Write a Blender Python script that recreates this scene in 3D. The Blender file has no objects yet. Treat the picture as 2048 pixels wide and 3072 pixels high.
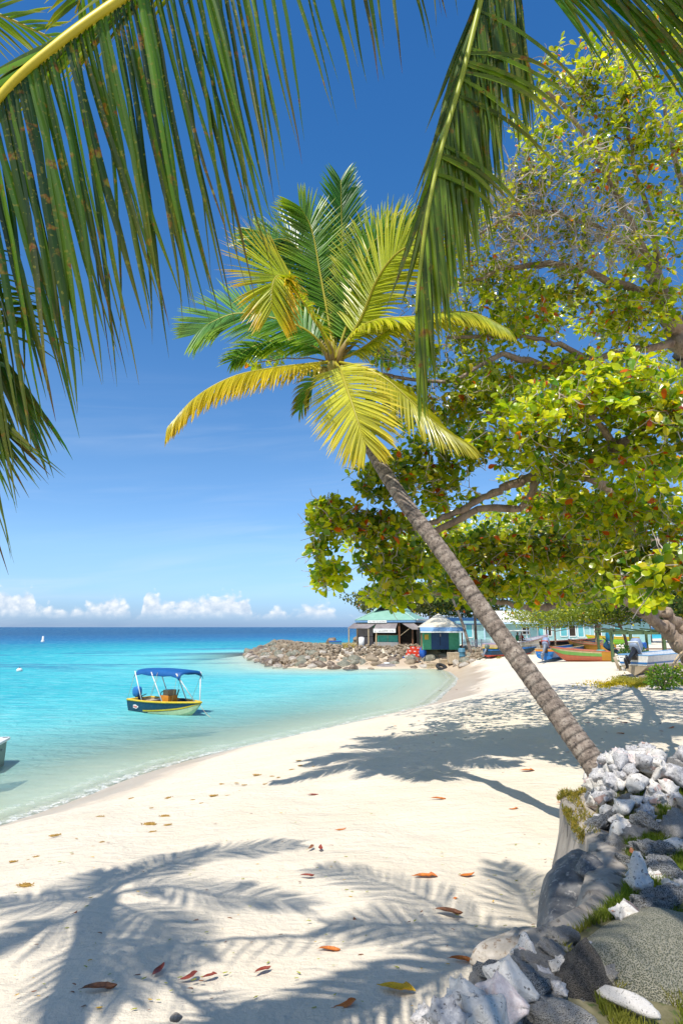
import bpy, math, random
import numpy as np
from mathutils import Vector, Matrix, noise, Quaternion
PI = math.pi
rnd = random.Random(11)
nrs = np.random.RandomState(5)
C = bpy.context.scene.collection
V = Vector

# ------------------------------------------------------------------ camera maths
F = 1877.3
PITCH = math.atan(345 / F)
CP, SP = math.cos(PITCH), math.sin(PITCH)
CAM = V((0, 0, 4.0))
SUN = V((.24, .51, -1.0))            # direction light travels

def ray(px, py):
    u = (px - 1024) / F; v = (1536 - py) / F
    return V((u, CP - v * SP, SP + v * CP))
def P(px, py, d): return CAM + ray(px, py) * d
def G(px, py, z=0.0):
    r = ray(px, py); return CAM + r * ((z - 4.0) / r.z)
def GY(px, py, Y):
    r = ray(px, py); return CAM + r * (Y / r.y)

# ------------------------------------------------------------------ terrain
SHORE_PX = [(0, 2478), (33, 2467), (157, 2425), (274, 2383), (366, 2344), (483, 2305), (588, 2275), (700, 2251),
            (834, 2220), (954, 2195), (1088, 2162), (1204, 2137), (1302, 2112), (1361, 2060), (1378, 2037),
            (1350, 2012), (1298, 2004), (1191, 2005), (986, 2005), (878, 2003), (829, 1997), (780, 1982), (748, 1966)]
SH = [tuple(G(*p)[:2]) for p in SHORE_PX]
tip = SH[-1]
LAND = ([(-70, -60), (-30, -14), (-15, 5)] + SH +
        [(tip[0] - .5, tip[1] + 5), (tip[0] + 4, tip[1] + 8), (-3, 93), (5, 97), (14, 102), (40, 125), (120, 200), (900, 1200), (12000, 9000),
         (12000, -12000), (-70, -12000)])
LA = np.array(LAND, float)
def sdist(x, y):
    x = np.asarray(x, float); y = np.asarray(y, float)
    best = np.full(x.shape, 1e18); ins = np.zeros(x.shape, bool)
    n = len(LA)
    for i in range(n):
        ax, ay = LA[i]; bx, by = LA[(i + 1) % n]
        dx, dy = bx - ax, by - ay
        t = np.clip(((x - ax) * dx + (y - ay) * dy) / (dx * dx + dy * dy), 0, 1)
        best = np.minimum(best, (x - ax - t * dx) ** 2 + (y - ay - t * dy) ** 2)
        c = (ay > y) != (by > y)
        with np.errstate(divide='ignore', invalid='ignore'):
            xi = ax + (y - ay) * dx / (dy if dy != 0 else 1e-9)
        ins ^= c & (x < xi)
    return np.where(ins, 1, -1) * np.sqrt(best)
def sm(a, b, x):
    t = np.clip((x - a) / (b - a), 0, 1); return t * t * (3 - 2 * t)
def hts(x, y, s=None):
    x = np.asarray(x, float); y = np.asarray(y, float)
    if s is None: s = sdist(x, y)
    zb = 1.72 * np.tanh(np.maximum(s, 0) / 6.0)
    zg = 1.8 * sm(-.5, 4.6, s)
    wg = sm(54, 61, y) * (1 - sm(11, 19, x))
    z = zb * (1 - wg) + zg * wg
    und = .035 * np.sin(x * .9 + .6 * np.sin(y * .5)) * np.sin(y * .7 + .5) + .02 * np.sin(x * 2.3 + y * 1.1)
    z = z + und * sm(1, 5, s) * (1 - sm(40, 60, y))
    zs = -3.5 * np.tanh(np.maximum(-s, 0) / 26.0) - .02
    return np.where(s > 0, z, zs)
def H(x, y): return float(hts(np.array([x]), np.array([y]))[0])
def GT(px, py, dz=0.0):
    r = ray(px, py); z = 1.7
    for _ in range(14):
        t = (z - 4.0) / r.z; z = .5 * z + .5 * (H(r.x * t, r.y * t) + dz)
    return CAM + r * ((z - 4.0) / r.z)

# ------------------------------------------------------------------ materials
def nt(name):
    m = bpy.data.materials.new(name); m.use_nodes = True
    t = m.node_tree; t.nodes.clear()
    o = t.nodes.new('ShaderNodeOutputMaterial')
    return m, t, o
def N(t, typ, **kw):
    n = t.nodes.new(typ)
    for k, v in kw.items():
        if k.startswith('i_'): n.inputs[k[2:].replace('_', ' ')].default_value = v
        else: setattr(n, k, v)
    return n
def L(t, a, b): t.links.new(a, b)
def math_(t, op, a, b=None, c=None, clamp=False):
    n = t.nodes.new('ShaderNodeMath'); n.operation = op; n.use_clamp = clamp
    for i, v in enumerate((a, b, c)):
        if v is None: continue
        if isinstance(v, (int, float)): n.inputs[i].default_value = v
        else: L(t, v, n.inputs[i])
    return n.outputs[0]
def mixc(t, f, a, b, typ='MIX'):
    n = t.nodes.new('ShaderNodeMix'); n.data_type = 'RGBA'; n.blend_type = typ
    for s, v in ((0, f), (6, a), (7, b)):
        if isinstance(v, (int, float)): n.inputs[s].default_value = v
        elif isinstance(v, (tuple, list)): n.inputs[s].default_value = (*v[:3], 1)
        else: L(t, v, n.inputs[s])
    return n.outputs[2]
def ramp(t, f, stops, interp='LINEAR'):
    n = t.nodes.new('ShaderNodeValToRGB'); n.color_ramp.interpolation = interp
    e = n.color_ramp.elements
    while len(e) > 1: e.remove(e[0])
    e[0].position = stops[0][0]; e[0].color = (*stops[0][1], 1)
    for p, c in stops[1:]:
        q = e.new(p); q.color = (*c, 1)
    L(t, f, n.inputs[0]); return n.outputs[0]
def noise_(t, scale, detail=4, rough=.55, vec=None, dist=0):
    n = N(t, 'ShaderNodeTexNoise'); n.inputs['Scale'].default_value = scale; n.inputs['Detail'].default_value = detail
    n.inputs['Roughness'].default_value = rough; n.inputs['Distortion'].default_value = dist
    if vec is not None: L(t, vec, n.inputs['Vector'])
    return n
def objvec(t, sc=None):
    c = N(t, 'ShaderNodeTexCoord')
    if sc is None: return c.outputs['Object']
    m = N(t, 'ShaderNodeMapping'); m.inputs['Scale'].default_value = sc
    L(t, c.outputs['Object'], m.inputs[0]); return m.outputs[0]

def pm(name, c1, c2=None, scale=3., rough=.6, bump=.2, spec=.4, metal=0., lo=.35, hi=.65, sc=None, bscale=None, c3=None, s3=None, coat=0, wave=None):
    """principled material whose colour wanders between c1 and c2; c3 = sparse stains"""
    m, t, o = nt(name)
    b = N(t, 'ShaderNodeBsdfPrincipled'); b.inputs['Roughness'].default_value = rough
    b.inputs['Specular IOR Level'].default_value = spec; b.inputs['Metallic'].default_value = metal
    if coat: b.inputs['Coat Weight'].default_value = coat
    vec = objvec(t, sc)
    n = noise_(t, scale, 6, .6, vec)
    c2 = c2 or tuple(x * .8 for x in c1)
    r = ramp(t, n.outputs['Fac'], [(lo, c1), (hi, c2)])
    if c3:
        n3 = noise_(t, s3 or scale * 2.7, 5, .65, vec)
        f = ramp(t, n3.outputs['Fac'], [(.56, (0, 0, 0)), (.64, (1, 1, 1))])
        r = mixc(t, f, r, c3)
    L(t, r, b.inputs['Base Color'])
    if bump:
        nb = noise_(t, bscale or scale * 4, 6, .65, vec)
        h = nb.outputs['Fac']
        if wave:
            w = N(t, 'ShaderNodeTexWave'); w.bands_direction = wave[0]; w.inputs['Scale'].default_value = wave[1]
            w.inputs['Distortion'].default_value = wave[2]; L(t, vec, w.inputs[0]); h = math_(t, 'MULTIPLY_ADD', w.outputs['Fac'], wave[3], h)
        bp = N(t, 'ShaderNodeBump'); bp.inputs['Strength'].default_value = bump; bp.inputs['Distance'].default_value = .02
        L(t, h, bp.inputs['Height']); L(t, bp.outputs[0], b.inputs['Normal'])
    L(t, b.outputs[0], o.inputs[0])
    return m

def leafmat(name, trans=.35, rough=.35, spots=False, spec=.5, tint=(1.15, 1.2, .5)):
    m, t, o = nt(name)
    a = N(t, 'ShaderNodeAttribute', attribute_name='Col')
    col = a.outputs['Color']
    if spots:
        vec = objvec(t)
        n = noise_(t, 17, 3, .6, vec)
        f = ramp(t, n.outputs['Fac'], [(.60, (0, 0, 0)), (.68, (.9, .9, .9))])
        n2 = noise_(t, 45, 2, .5, vec)
        sc = ramp(t, n2.outputs['Fac'], [(.4, (.30, .24, .02)), (.56, (.30, .10, .01)), (.7, (.12, .05, .01))])
        col = mixc(t, f, col, sc)
        n4 = noise_(t, 60, 2, .5, vec)
        f4 = ramp(t, n4.outputs['Fac'], [(.62, (0, 0, 0)), (.67, (.7, .7, .7))])
        col = mixc(t, f4, col, (.28, .26, .03))
    b = N(t, 'ShaderNodeBsdfPrincipled'); b.inputs['Roughness'].default_value = rough
    b.inputs['Specular IOR Level'].default_value = spec
    L(t, col, b.inputs['Base Color'])
    tr = N(t, 'ShaderNodeBsdfTranslucent')
    tc = mixc(t, 1.0, col, tint, 'MULTIPLY')
    L(t, tc, tr.inputs[0])
    mx = N(t, 'ShaderNodeMixShader'); mx.inputs[0].default_value = trans
    L(t, b.outputs[0], mx.inputs[1]); L(t, tr.outputs[0], mx.inputs[2]); L(t, mx.outputs[0], o.inputs[0])
    return m

# ------------------------------------------------------------------ mesh builders
class MB:
    def __init__(s): s.v = []; s.f = []; s.c = []; s.M = None; s.col = (1, 1, 1)
    def add(s, vs, fs, cols=None):
        k = len(s.v)
        for i, p in enumerate(vs):
            p = V(p)
            if s.M is not None: p = s.M @ p
            s.v.append(tuple(p)); s.c.append(cols[i] if cols else s.col)
        s.f += [tuple(k + i for i in f) for f in fs]
    def box(s, c, d, rz=0, R=None):
        x, y, z = (q / 2 for q in d); vs = []
        M = R or Matrix.Rotation(rz, 3, 'Z')
        for a in (-1, 1):
            for b in (-1, 1):
                for e in (-1, 1): vs.append(V(c) + M @ V((a * x, b * y, e * z)))
        s.add(vs, [(0, 1, 3, 2), (4, 6, 7, 5), (0, 4, 5, 1), (2, 3, 7, 6), (0, 2, 6, 4), (1, 5, 7, 3)])
    def bar(s, a, b, w, h=None, up=(0, 0, 1)):
        a, b = V(a), V(b); h = h or w; d = b - a; x = d.normalized(); u = V(up)
        if abs(x.dot(u)) > .98: u = V((0, 1, 0))
        y = u.cross(x).normalized(); z = x.cross(y)
        R = Matrix((x, y, z)).transposed()
        s.box((a + b) / 2, (d.length, w, h), R=R)
    def tube(s, pts, rad, n=8, cap=True, cols=None, wob=None):
        pts = [V(p) for p in pts]; m = len(pts)
        if isinstance(rad, (int, float)): rad = [rad] * m
        vs = []; cc = []
        ref = V((0, 0, 1)); T = (pts[1] - pts[0]).normalized()
        if abs(T.z) > .9: ref = V((1, 0, 0))
        u = ref.cross(T).normalized()
        for i in range(m):
            T = (pts[min(i + 1, m - 1)] - pts[max(i - 1, 0)])
            if T.length < 1e-9: T = V((0, 0, 1))
            T.normalize(); u = (u - T * u.dot(T))
            if u.length < 1e-6: u = T.orthogonal()
            u.normalize(); w = T.cross(u)
            for k in range(n):
                a = 2 * PI * k / n; r = rad[i] * (wob(i, a) if wob else 1)
                vs.append(pts[i] + (u * math.cos(a) + w * math.sin(a)) * r)
                if cols: cc.append(cols[i])
        fs = [(i * n + k, i * n + (k + 1) % n, (i + 1) * n + (k + 1) % n, (i + 1) * n + k) for i in range(m - 1) for k in range(n)]
        if cap: fs += [tuple(range(n))[::-1], tuple((m - 1) * n + k for k in range(n))]
        s.add(vs, fs, cc or None)
    def loft(s, rings, closed=True, cap=True):
        n = len(rings[0]); vs = [p for r in rings for p in r]
        K = n if closed else n - 1
        fs = [(i * n + k, i * n + (k + 1) % n, (i + 1) * n + (k + 1) % n, (i + 1) * n + k) for i in range(len(rings) - 1) for k in range(K)]
        if cap and closed: fs += [tuple(range(n))[::-1], tuple((len(rings) - 1) * n + k for k in range(n))]
        s.add(vs, fs)
    def ell(s, c, r, nu=14, nv=8, R=None):
        vs = []; fs = []
        for j in range(nv + 1):
            a = PI * j / nv
            for i in range(nu):
                b = 2 * PI * i / nu
                p = V((r[0] * math.sin(a) * math.cos(b), r[1] * math.sin(a) * math.sin(b), r[2] * math.cos(a)))
                vs.append(V(c) + (R @ p if R else p))
        for j in range(nv):
            for i in range(nu): fs.append((j * nu + i, (j + 1) * nu + i, (j + 1) * nu + (i + 1) % nu, j * nu + (i + 1) % nu))
        s.add(vs, fs)
    def poly(s, pts, th=None, nrm=None):
        n = len(pts)
        if th is None: s.add(pts, [tuple(range(n))]); return
        q = [V(p) + V(nrm) * th for p in pts]
        s.add(list(pts) + q, [tuple(range(n))[::-1], tuple(range(n, 2 * n))] + [(i, (i + 1) % n, n + (i + 1) % n, n + i) for i in range(n)])
    def build(s, name, mat, parent=None, smooth=False, world=True):
        me = bpy.data.meshes.new(name)
        off = worldloc(parent) if (parent is not None and world) else V((0, 0, 0))
        me.from_pydata([tuple(V(p) - off) for p in s.v], [], s.f)
        ca = me.color_attributes.new('Col', 'FLOAT_COLOR', 'POINT')
        ca.data.foreach_set('color', np.array([(*c, 1) for c in s.c], np.float32).ravel())
        if smooth: me.polygons.foreach_set('use_smooth', [True] * len(me.polygons))
        me.materials.append(mat); me.update()
        o = bpy.data.objects.new(name, me); C.objects.link(o)
        if parent is not None: o.parent = parent
        return o
def worldloc(p):
    v = V((0, 0, 0))
    while p is not None: v = v + p.location; p = p.parent
    return v
def npmesh(name, verts, faces, cols, mat, parent=None, smooth=True, loc=None):
    """faces: (n,k) int array"""
    verts = np.asarray(verts, np.float32).copy()
    off = worldloc(parent) if parent is not None else V((0, 0, 0))
    verts -= np.array(off, np.float32)
    me = bpy.data.meshes.new(name); nf, k = faces.shape
    me.vertices.add(len(verts)); me.vertices.foreach_set('co', verts.ravel())
    me.loops.add(nf * k); me.loops.foreach_set('vertex_index', faces.astype(np.int32).ravel())
    me.polygons.add(nf); me.polygons.foreach_set('loop_start', np.arange(0, nf * k, k, dtype=np.int32))
    me.polygons.foreach_set('loop_total', np.full(nf, k, np.int32))
    me.polygons.foreach_set('use_smooth', np.full(nf, smooth))
    ca = me.color_attributes.new('Col', 'FLOAT_COLOR', 'POINT')
    c4 = np.ones((len(verts), 4), np.float32); c4[:, :3] = cols; ca.data.foreach_set('color', c4.ravel())
    me.materials.append(mat); me.update(calc_edges=True); me.validate()
    o = bpy.data.objects.new(name, me); C.objects.link(o)
    if parent is not None: o.parent = parent
    return o
def tag(o, label=None, cat=None, group=None, kind=None):
    if label: o['label'] = label
    if cat: o['category'] = cat
    if group: o['group'] = group
    if kind: o['kind'] = kind
    return o
def thing(name, label, cat, loc=(0, 0, 0), rz=0, group=None):
    o = bpy.data.objects.new(name, None); C.objects.link(o); o.location = loc; o.rotation_euler = (0, 0, rz)
    o.empty_display_size = .2
    return tag(o, label, cat, group)
def copy_tree(o, parent=None):
    c = o.copy(); C.objects.link(c); c.parent = parent
    for ch in o.children: copy_tree(ch, c)
    return c
def catmull(pts, n):
    pts = [V(p) for p in pts]; q = [pts[0] * 2 - pts[1]] + pts + [pts[-1] * 2 - pts[-2]]
    out = []; m = len(pts) - 1
    for i in range(n + 1):
        x = i / n * m; k = min(int(x), m - 1); t = x - k
        a, b, c, d = q[k:k + 4]
        out.append(.5 * ((2 * b) + (c - a) * t + (2 * a - 5 * b + 4 * c - d) * t * t + (3 * b - a - 3 * c + d) * t ** 3))
    return out
def lerpc(a, b, t): return tuple(x + (y - x) * t for x, y in zip(a, b))

# ================================================================== GROUND (one sheet to the horizon)
def axis(lo, hi, d0, flo, fhi, g=1.16):
    a = list(np.arange(flo, fhi + d0, d0)); d = d0
    while a[-1] < hi: d *= g; a.append(a[-1] + d)
    d = d0
    while a[0] > lo: d *= g; a.insert(0, a[0] - d)
    return np.array(a)
def gridmesh(name, xs, ys, zf, mat, keep=None):
    X, Y = np.meshgrid(xs, ys); s = sdist(X, Y); Z = zf(X, Y, s)
    nx, ny = len(xs), len(ys)
    vid = np.arange(nx * ny).reshape(ny, nx)
    f = np.stack([vid[:-1, :-1], vid[:-1, 1:], vid[1:, 1:], vid[1:, :-1]], -1).reshape(-1, 4)
    if keep is not None:
        kk = keep(X, Y, s).ravel(); f = f[kk[f].any(1)]
    v = np.stack([X, Y, Z], -1).reshape(-1, 3)
    used = np.unique(f); mp = np.zeros(nx * ny, int); mp[used] = np.arange(len(used))
    v = v[used]; f = mp[f]; ss = s.ravel()[used]
    o = npmesh(name, v, f, np.ones((len(v), 3)), mat)
    at = o.data.attributes.new('shore', 'FLOAT', 'POINT'); at.data.foreach_set('value', ss.astype(np.float32))
    return o

def sand_material():
    m, t, o = nt('sand')
    a = N(t, 'ShaderNodeAttribute', attribute_name='shore'); s = a.outputs['Fac']
    geo = N(t, 'ShaderNodeNewGeometry'); pos = geo.outputs['Position']
    n1 = noise_(t, .6, 5, .6, pos); n2 = noise_(t, 9, 6, .65, pos); n3 = noise_(t, 160, 3, .6, pos)
    dry = ramp(t, n1.outputs['Fac'], [(.3, (.72, .62, .475)), (.7, (.77, .68, .545))])
    dry = mixc(t, math_(t, 'MULTIPLY', n2.outputs['Fac'], .35), dry, (.63, .555, .45))
    gr = ramp(t, n3.outputs['Fac'], [(.36, (.70, .68, .66)), (.5, (1, 1, 1))])
    dry = mixc(t, .35, dry, gr, 'MULTIPLY')
    # tan seaweed crumbs band along the high-water line
    wet = ramp(t, n1.outputs['Fac'], [(.3, (.50, .385, .26)), (.7, (.58, .465, .34))])
    sn = math_(t, 'ADD', s, math_(t, 'MULTIPLY', math_(t, 'SUBTRACT', n1.outputs['Fac'], .5), 3.0))
    wf = N(t, 'ShaderNodeMapRange', interpolation_type='SMOOTHSTEP'); L(t, sn, wf.inputs[0])
    wf.inputs[1].default_value = 1.5; wf.inputs[2].default_value = 2.7; wf.inputs[3].default_value = 1; wf.inputs[4].default_value = 0
    col = mixc(t, wf.outputs[0], dry, mixc(t, ramp(t, math_(t, 'MULTIPLY', s, -.6), [(0, (0, 0, 0)), (1, (1, 1, 1))]), wet, (.70, .64, .50)))
    mp = N(t, 'ShaderNodeMapping'); mp.inputs['Scale'].default_value = (1, 2.5, 1); L(t, pos, mp.inputs[0])
    nw = noise_(t, 6, 5, .7, mp.outputs[0], .5)
    wl = math_(t, 'MULTIPLY', ramp(t, nw.outputs['Fac'], [(.62, (0, 0, 0)), (.68, (1, 1, 1))]),
               ramp(t, math_(t, 'DIVIDE', sn, 10), [(.3, (0, 0, 0)), (.4, (1, 1, 1)), (.5, (0, 0, 0))]))
    col = mixc(t, math_(t, 'MULTIPLY', wl, .45), col, (.40, .27, .12))
    b = N(t, 'ShaderNodeBsdfPrincipled'); L(t, col, b.inputs['Base Color'])
    rr = N(t, 'ShaderNodeMapRange'); L(t, wf.outputs[0], rr.inputs[0]); rr.inputs[3].default_value = .9; rr.inputs[4].default_value = .32
    L(t, rr.outputs[0], b.inputs['Roughness']); b.inputs['Specular IOR Level'].default_value = .3
    # ripples, footprints, grains
    mp2 = N(t, 'ShaderNodeMapping'); mp2.inputs['Rotation'].default_value = (0, 0, .55); mp2.inputs['Scale'].default_value = (3, 11, 1); L(t, pos, mp2.inputs[0])
    nr = noise_(t, .8, 3, .5, mp2.outputs[0], .6)
    vo = N(t, 'ShaderNodeTexVoronoi'); vo.inputs['Scale'].default_value = 2.3; vo.feature = 'SMOOTH_F1'; L(t, pos, vo.inputs['Vector'])
    h = math_(t, 'MULTIPLY', nr.outputs['Fac'], .55)
    h = math_(t, 'MULTIPLY_ADD', n2.outputs['Fac'], .6, h)
    h = math_(t, 'MULTIPLY_ADD', vo.outputs['Distance'], .45, h)
    h = math_(t, 'MULTIPLY_ADD', n3.outputs['Fac'], .10, h)
    dryf = math_(t, 'SUBTRACT', 1.0, math_(t, 'MULTIPLY', wf.outputs[0], .85))
    h = math_(t, 'MULTIPLY', h, dryf)
    bp = N(t, 'ShaderNodeBump'); bp.inputs['Strength'].default_value = .9; bp.inputs['Distance'].default_value = .07
    L(t, h, bp.inputs['Height']); L(t, bp.outputs[0], b.inputs['Normal'])
    L(t, b.outputs[0], o.inputs[0]); return m
SAND = sand_material()
def zsand(X, Y, s):
    Z = hts(X, Y, s)
    near = (Y < 22) & (Y > 2) & (np.abs(X) < 9) & (s > 1)
    idx = np.argwhere(near)
    for j, i in idx:
        x, y = X[j, i], Y[j, i]
        k = min(1, (s[j, i] - 1) / 3) * (1 - max(0, (y - 12) / 10))
        Z[j, i] += k * (.040 * noise.noise(V((x * 1.6, y * 2.2, 0))) + .030 * noise.noise(V((x * 3.6, y * 4.6, 3))))
    return Z
sand = gridmesh('beach_sand', axis(-9000, 9000, .13, -5, 5, 1.11), axis(-6000, 9000, .13, 3, 14, 1.09), zsand, SAND)
tag(sand, 'pale cream sand beach sloping down to the sea', None, None, 'structure')

# ================================================================== SEA
def water_material():
    m, t, o = nt('sea_water')
    a = N(t, 'ShaderNodeAttribute', attribute_name='shore'); s = math_(t, 'MULTIPLY', a.outputs['Fac'], -1.0)
    geo = N(t, 'ShaderNodeNewGeometry'); pos = geo.outputs['Position']
    sx = N(t, 'ShaderNodeSeparateXYZ'); L(t, pos, sx.inputs[0])
    mpa = N(t, 'ShaderNodeMapping'); mpa.inputs['Scale'].default_value = (.018, .05, 1); L(t, pos, mpa.inputs[0])
    big = noise_(t, 1, 5, .55, mpa.outputs[0], .4)
    mpb = N(t, 'ShaderNodeMapping'); mpb.inputs['Scale'].default_value = (.12, .3, 1); L(t, pos, mpb.inputs[0])
    mid = noise_(t, 1, 5, .6, mpb.outputs[0], .3)
    so = math_(t, 'MULTIPLY', s, math_(t, 'ADD', .55, math_(t, 'MULTIPLY', big.outputs['Fac'], .9)))
    so = math_(t, 'ADD', so, math_(t, 'MULTIPLY', math_(t, 'SUBTRACT', mid.outputs['Fac'], .5), 3.0))
    lg = math_(t, 'DIVIDE', math_(t, 'LOGARITHM', math_(t, 'MAXIMUM', math_(t, 'ADD', so, 1.0), 1.0), 2.718), 6.2)
    col = ramp(t, lg, [(0.0, (.74, .70, .56)), (.16, (.64, .76, .66)), (.29, (.34, .74, .69)), (.42, (.13, .61, .63)),
                       (.55, (.03, .44, .50)), (.66, (.004, .28, .38)), (.74, (.003, .155, .33)), (.82, (.002, .075, .25)), (.93, (.002, .035, .155))])
    # reef and weed patches
    mpc = N(t, 'ShaderNodeMapping'); mpc.inputs['Scale'].default_value = (.035, .11, 1); mpc.inputs['Location'].default_value = (3.1, 1.2, 0); L(t, pos, mpc.inputs[0])
    rf = noise_(t, 1, 6, .6, mpc.outputs[0], .3)
    rb = ramp(t, math_(t, 'DIVIDE', sx.outputs[1], 300), [(.16, (0, 0, 0)), (.22, (1, 1, 1)), (.42, (1, 1, 1)), (.6, (.0, .0, .0))])
    rfac = math_(t, 'MULTIPLY', ramp(t, rf.outputs['Fac'], [(.50, (0, 0, 0)), (.60, (1, 1, 1))]), rb)
    col = mixc(t, math_(t, 'MULTIPLY', rfac, .72), col, (.035, .15, .31))
    mpd = N(t, 'ShaderNodeMapping'); mpd.inputs['Scale'].default_value = (.35, 1.4, 1); L(t, pos, mpd.inputs[0])
    sm_ = noise_(t, 1, 5, .65, mpd.outputs[0], .4)
    col = mixc(t, math_(t, 'MULTIPLY', ramp(t, sm_.outputs['Fac'], [(.45, (0, 0, 0)), (.66, (1, 1, 1))]), math_(t, 'MULTIPLY', math_(t, 'DIVIDE', s, 22, clamp=True), .55)), col, (.015, .24, .38))  # ripple shading painted into the colour as dark bands, stronger offshore
    mpe = N(t, 'ShaderNodeMapping'); mpe.inputs['Scale'].default_value = (.5, 2.2, 1); mpe.inputs['Location'].default_value = (9, 4, 0); L(t, pos, mpe.inputs[0])
    sl = noise_(t, 1.3, 5, .7, mpe.outputs[0], .4)
    col = mixc(t, math_(t, 'MULTIPLY', ramp(t, sl.outputs['Fac'], [(.50, (0, 0, 0)), (.66, (1, 1, 1))]), .45), col, (.40, .74, .74))  # light on the ripples painted into the colour as pale streaks
    # bump: ripples facing the shore
    mp1 = N(t, 'ShaderNodeMapping'); mp1.inputs['Scale'].default_value = (1.0, 2.2, 1); mp1.inputs['Rotation'].default_value = (0, 0, .25); L(t, pos, mp1.inputs[0])
    w1 = noise_(t, .9, 6, .6, mp1.outputs[0], .6)
    w2 = noise_(t, 5.5, 4, .6, mp1.outputs[0], .4)
    h = math_(t, 'MULTIPLY_ADD', w2.outputs['Fac'], .28, w1.outputs['Fac'])
    bp = N(t, 'ShaderNodeBump'); bp.inputs['Strength'].default_value = 1.0; bp.inputs['Distance'].default_value = .32
    L(t, h, bp.inputs['Height'])
    df = N(t, 'ShaderNodeBsdfDiffuse'); L(t, bp.outputs[0], df.inputs['Normal'])
    # foam at the edge
    fn = noise_(t, 3.2, 6, .7, pos, .8)
    fs = math_(t, 'ADD', s, math_(t, 'MULTIPLY', math_(t, 'SUBTRACT', fn.outputs['Fac'], .5), 1.6))
    foam = ramp(t, math_(t, 'DIVIDE', fs, 2.0), [(.0, (.1, .1, .1)), (.06, (1, 1, 1)), (.16, (.25, .25, .25)), (.34, (0, 0, 0)), (.42, (.55, .55, .55)), (.50, (0, 0, 0)), (.8, (0, 0, 0)), (.86, (.3, .3, .3)), (.92, (0, 0, 0))])
    fn2 = noise_(t, 9, 4, .7, pos, .5)
    foam = math_(t, 'MULTIPLY', foam, ramp(t, fn2.outputs['Fac'], [(.36, (0, 0, 0)), (.52, (1, 1, 1))]))
    col = mixc(t, foam, col, (.85, .85, .82))
    L(t, col, df.inputs['Color'])
    tr = N(t, 'ShaderNodeBsdfTransparent'); tr.inputs[0].default_value = (.86, .96, .92, 1)
    al = ramp(t, math_(t, 'DIVIDE', s, 20), [(0, (.03, .03, .03)), (.06, (.14, .14, .14)), (.2, (.42, .42, .42)), (.5, (.86, .86, .86)), (.9, (1, 1, 1))])
    al = math_(t, 'MAXIMUM', al, foam)
    mx = N(t, 'ShaderNodeMixShader'); L(t, al, mx.inputs[0]); L(t, tr.outputs[0], mx.inputs[1]); L(t, df.outputs[0], mx.inputs[2])
    fr = N(t, 'ShaderNodeFresnel'); fr.inputs['IOR'].default_value = 1.33; L(t, bp.outputs[0], fr.inputs['Normal'])
    gl = N(t, 'ShaderNodeBsdfGlossy'); gl.inputs['Roughness'].default_value = .16; L(t, bp.outputs[0], gl.inputs['Normal'])
    mg = N(t, 'ShaderNodeMixShader'); L(t, math_(t, 'MINIMUM', fr.outputs[0], .13), mg.inputs[0]); L(t, mx.outputs[0], mg.inputs[1]); L(t, gl.outputs[0], mg.inputs[2])
    L(t, mg.outputs[0], o.inputs[0]); return m
def zsea(X, Y, s):
    return .012 * np.sin(X * .9 + Y * .35) * np.sin(Y * .8) + .006 * np.sin(X * 2.1 - Y * 1.3)
sea = gridmesh('sea_water', axis(-14000, 9000, .35, -26, 17, 1.10), axis(-3000, 16000, .35, 10, 66, 1.08), zsea, water_material(), keep=lambda X, Y, s: s < 1.3)
tag(sea, 'turquoise sea turning deep blue at the horizon', None, None, 'structure')

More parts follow.
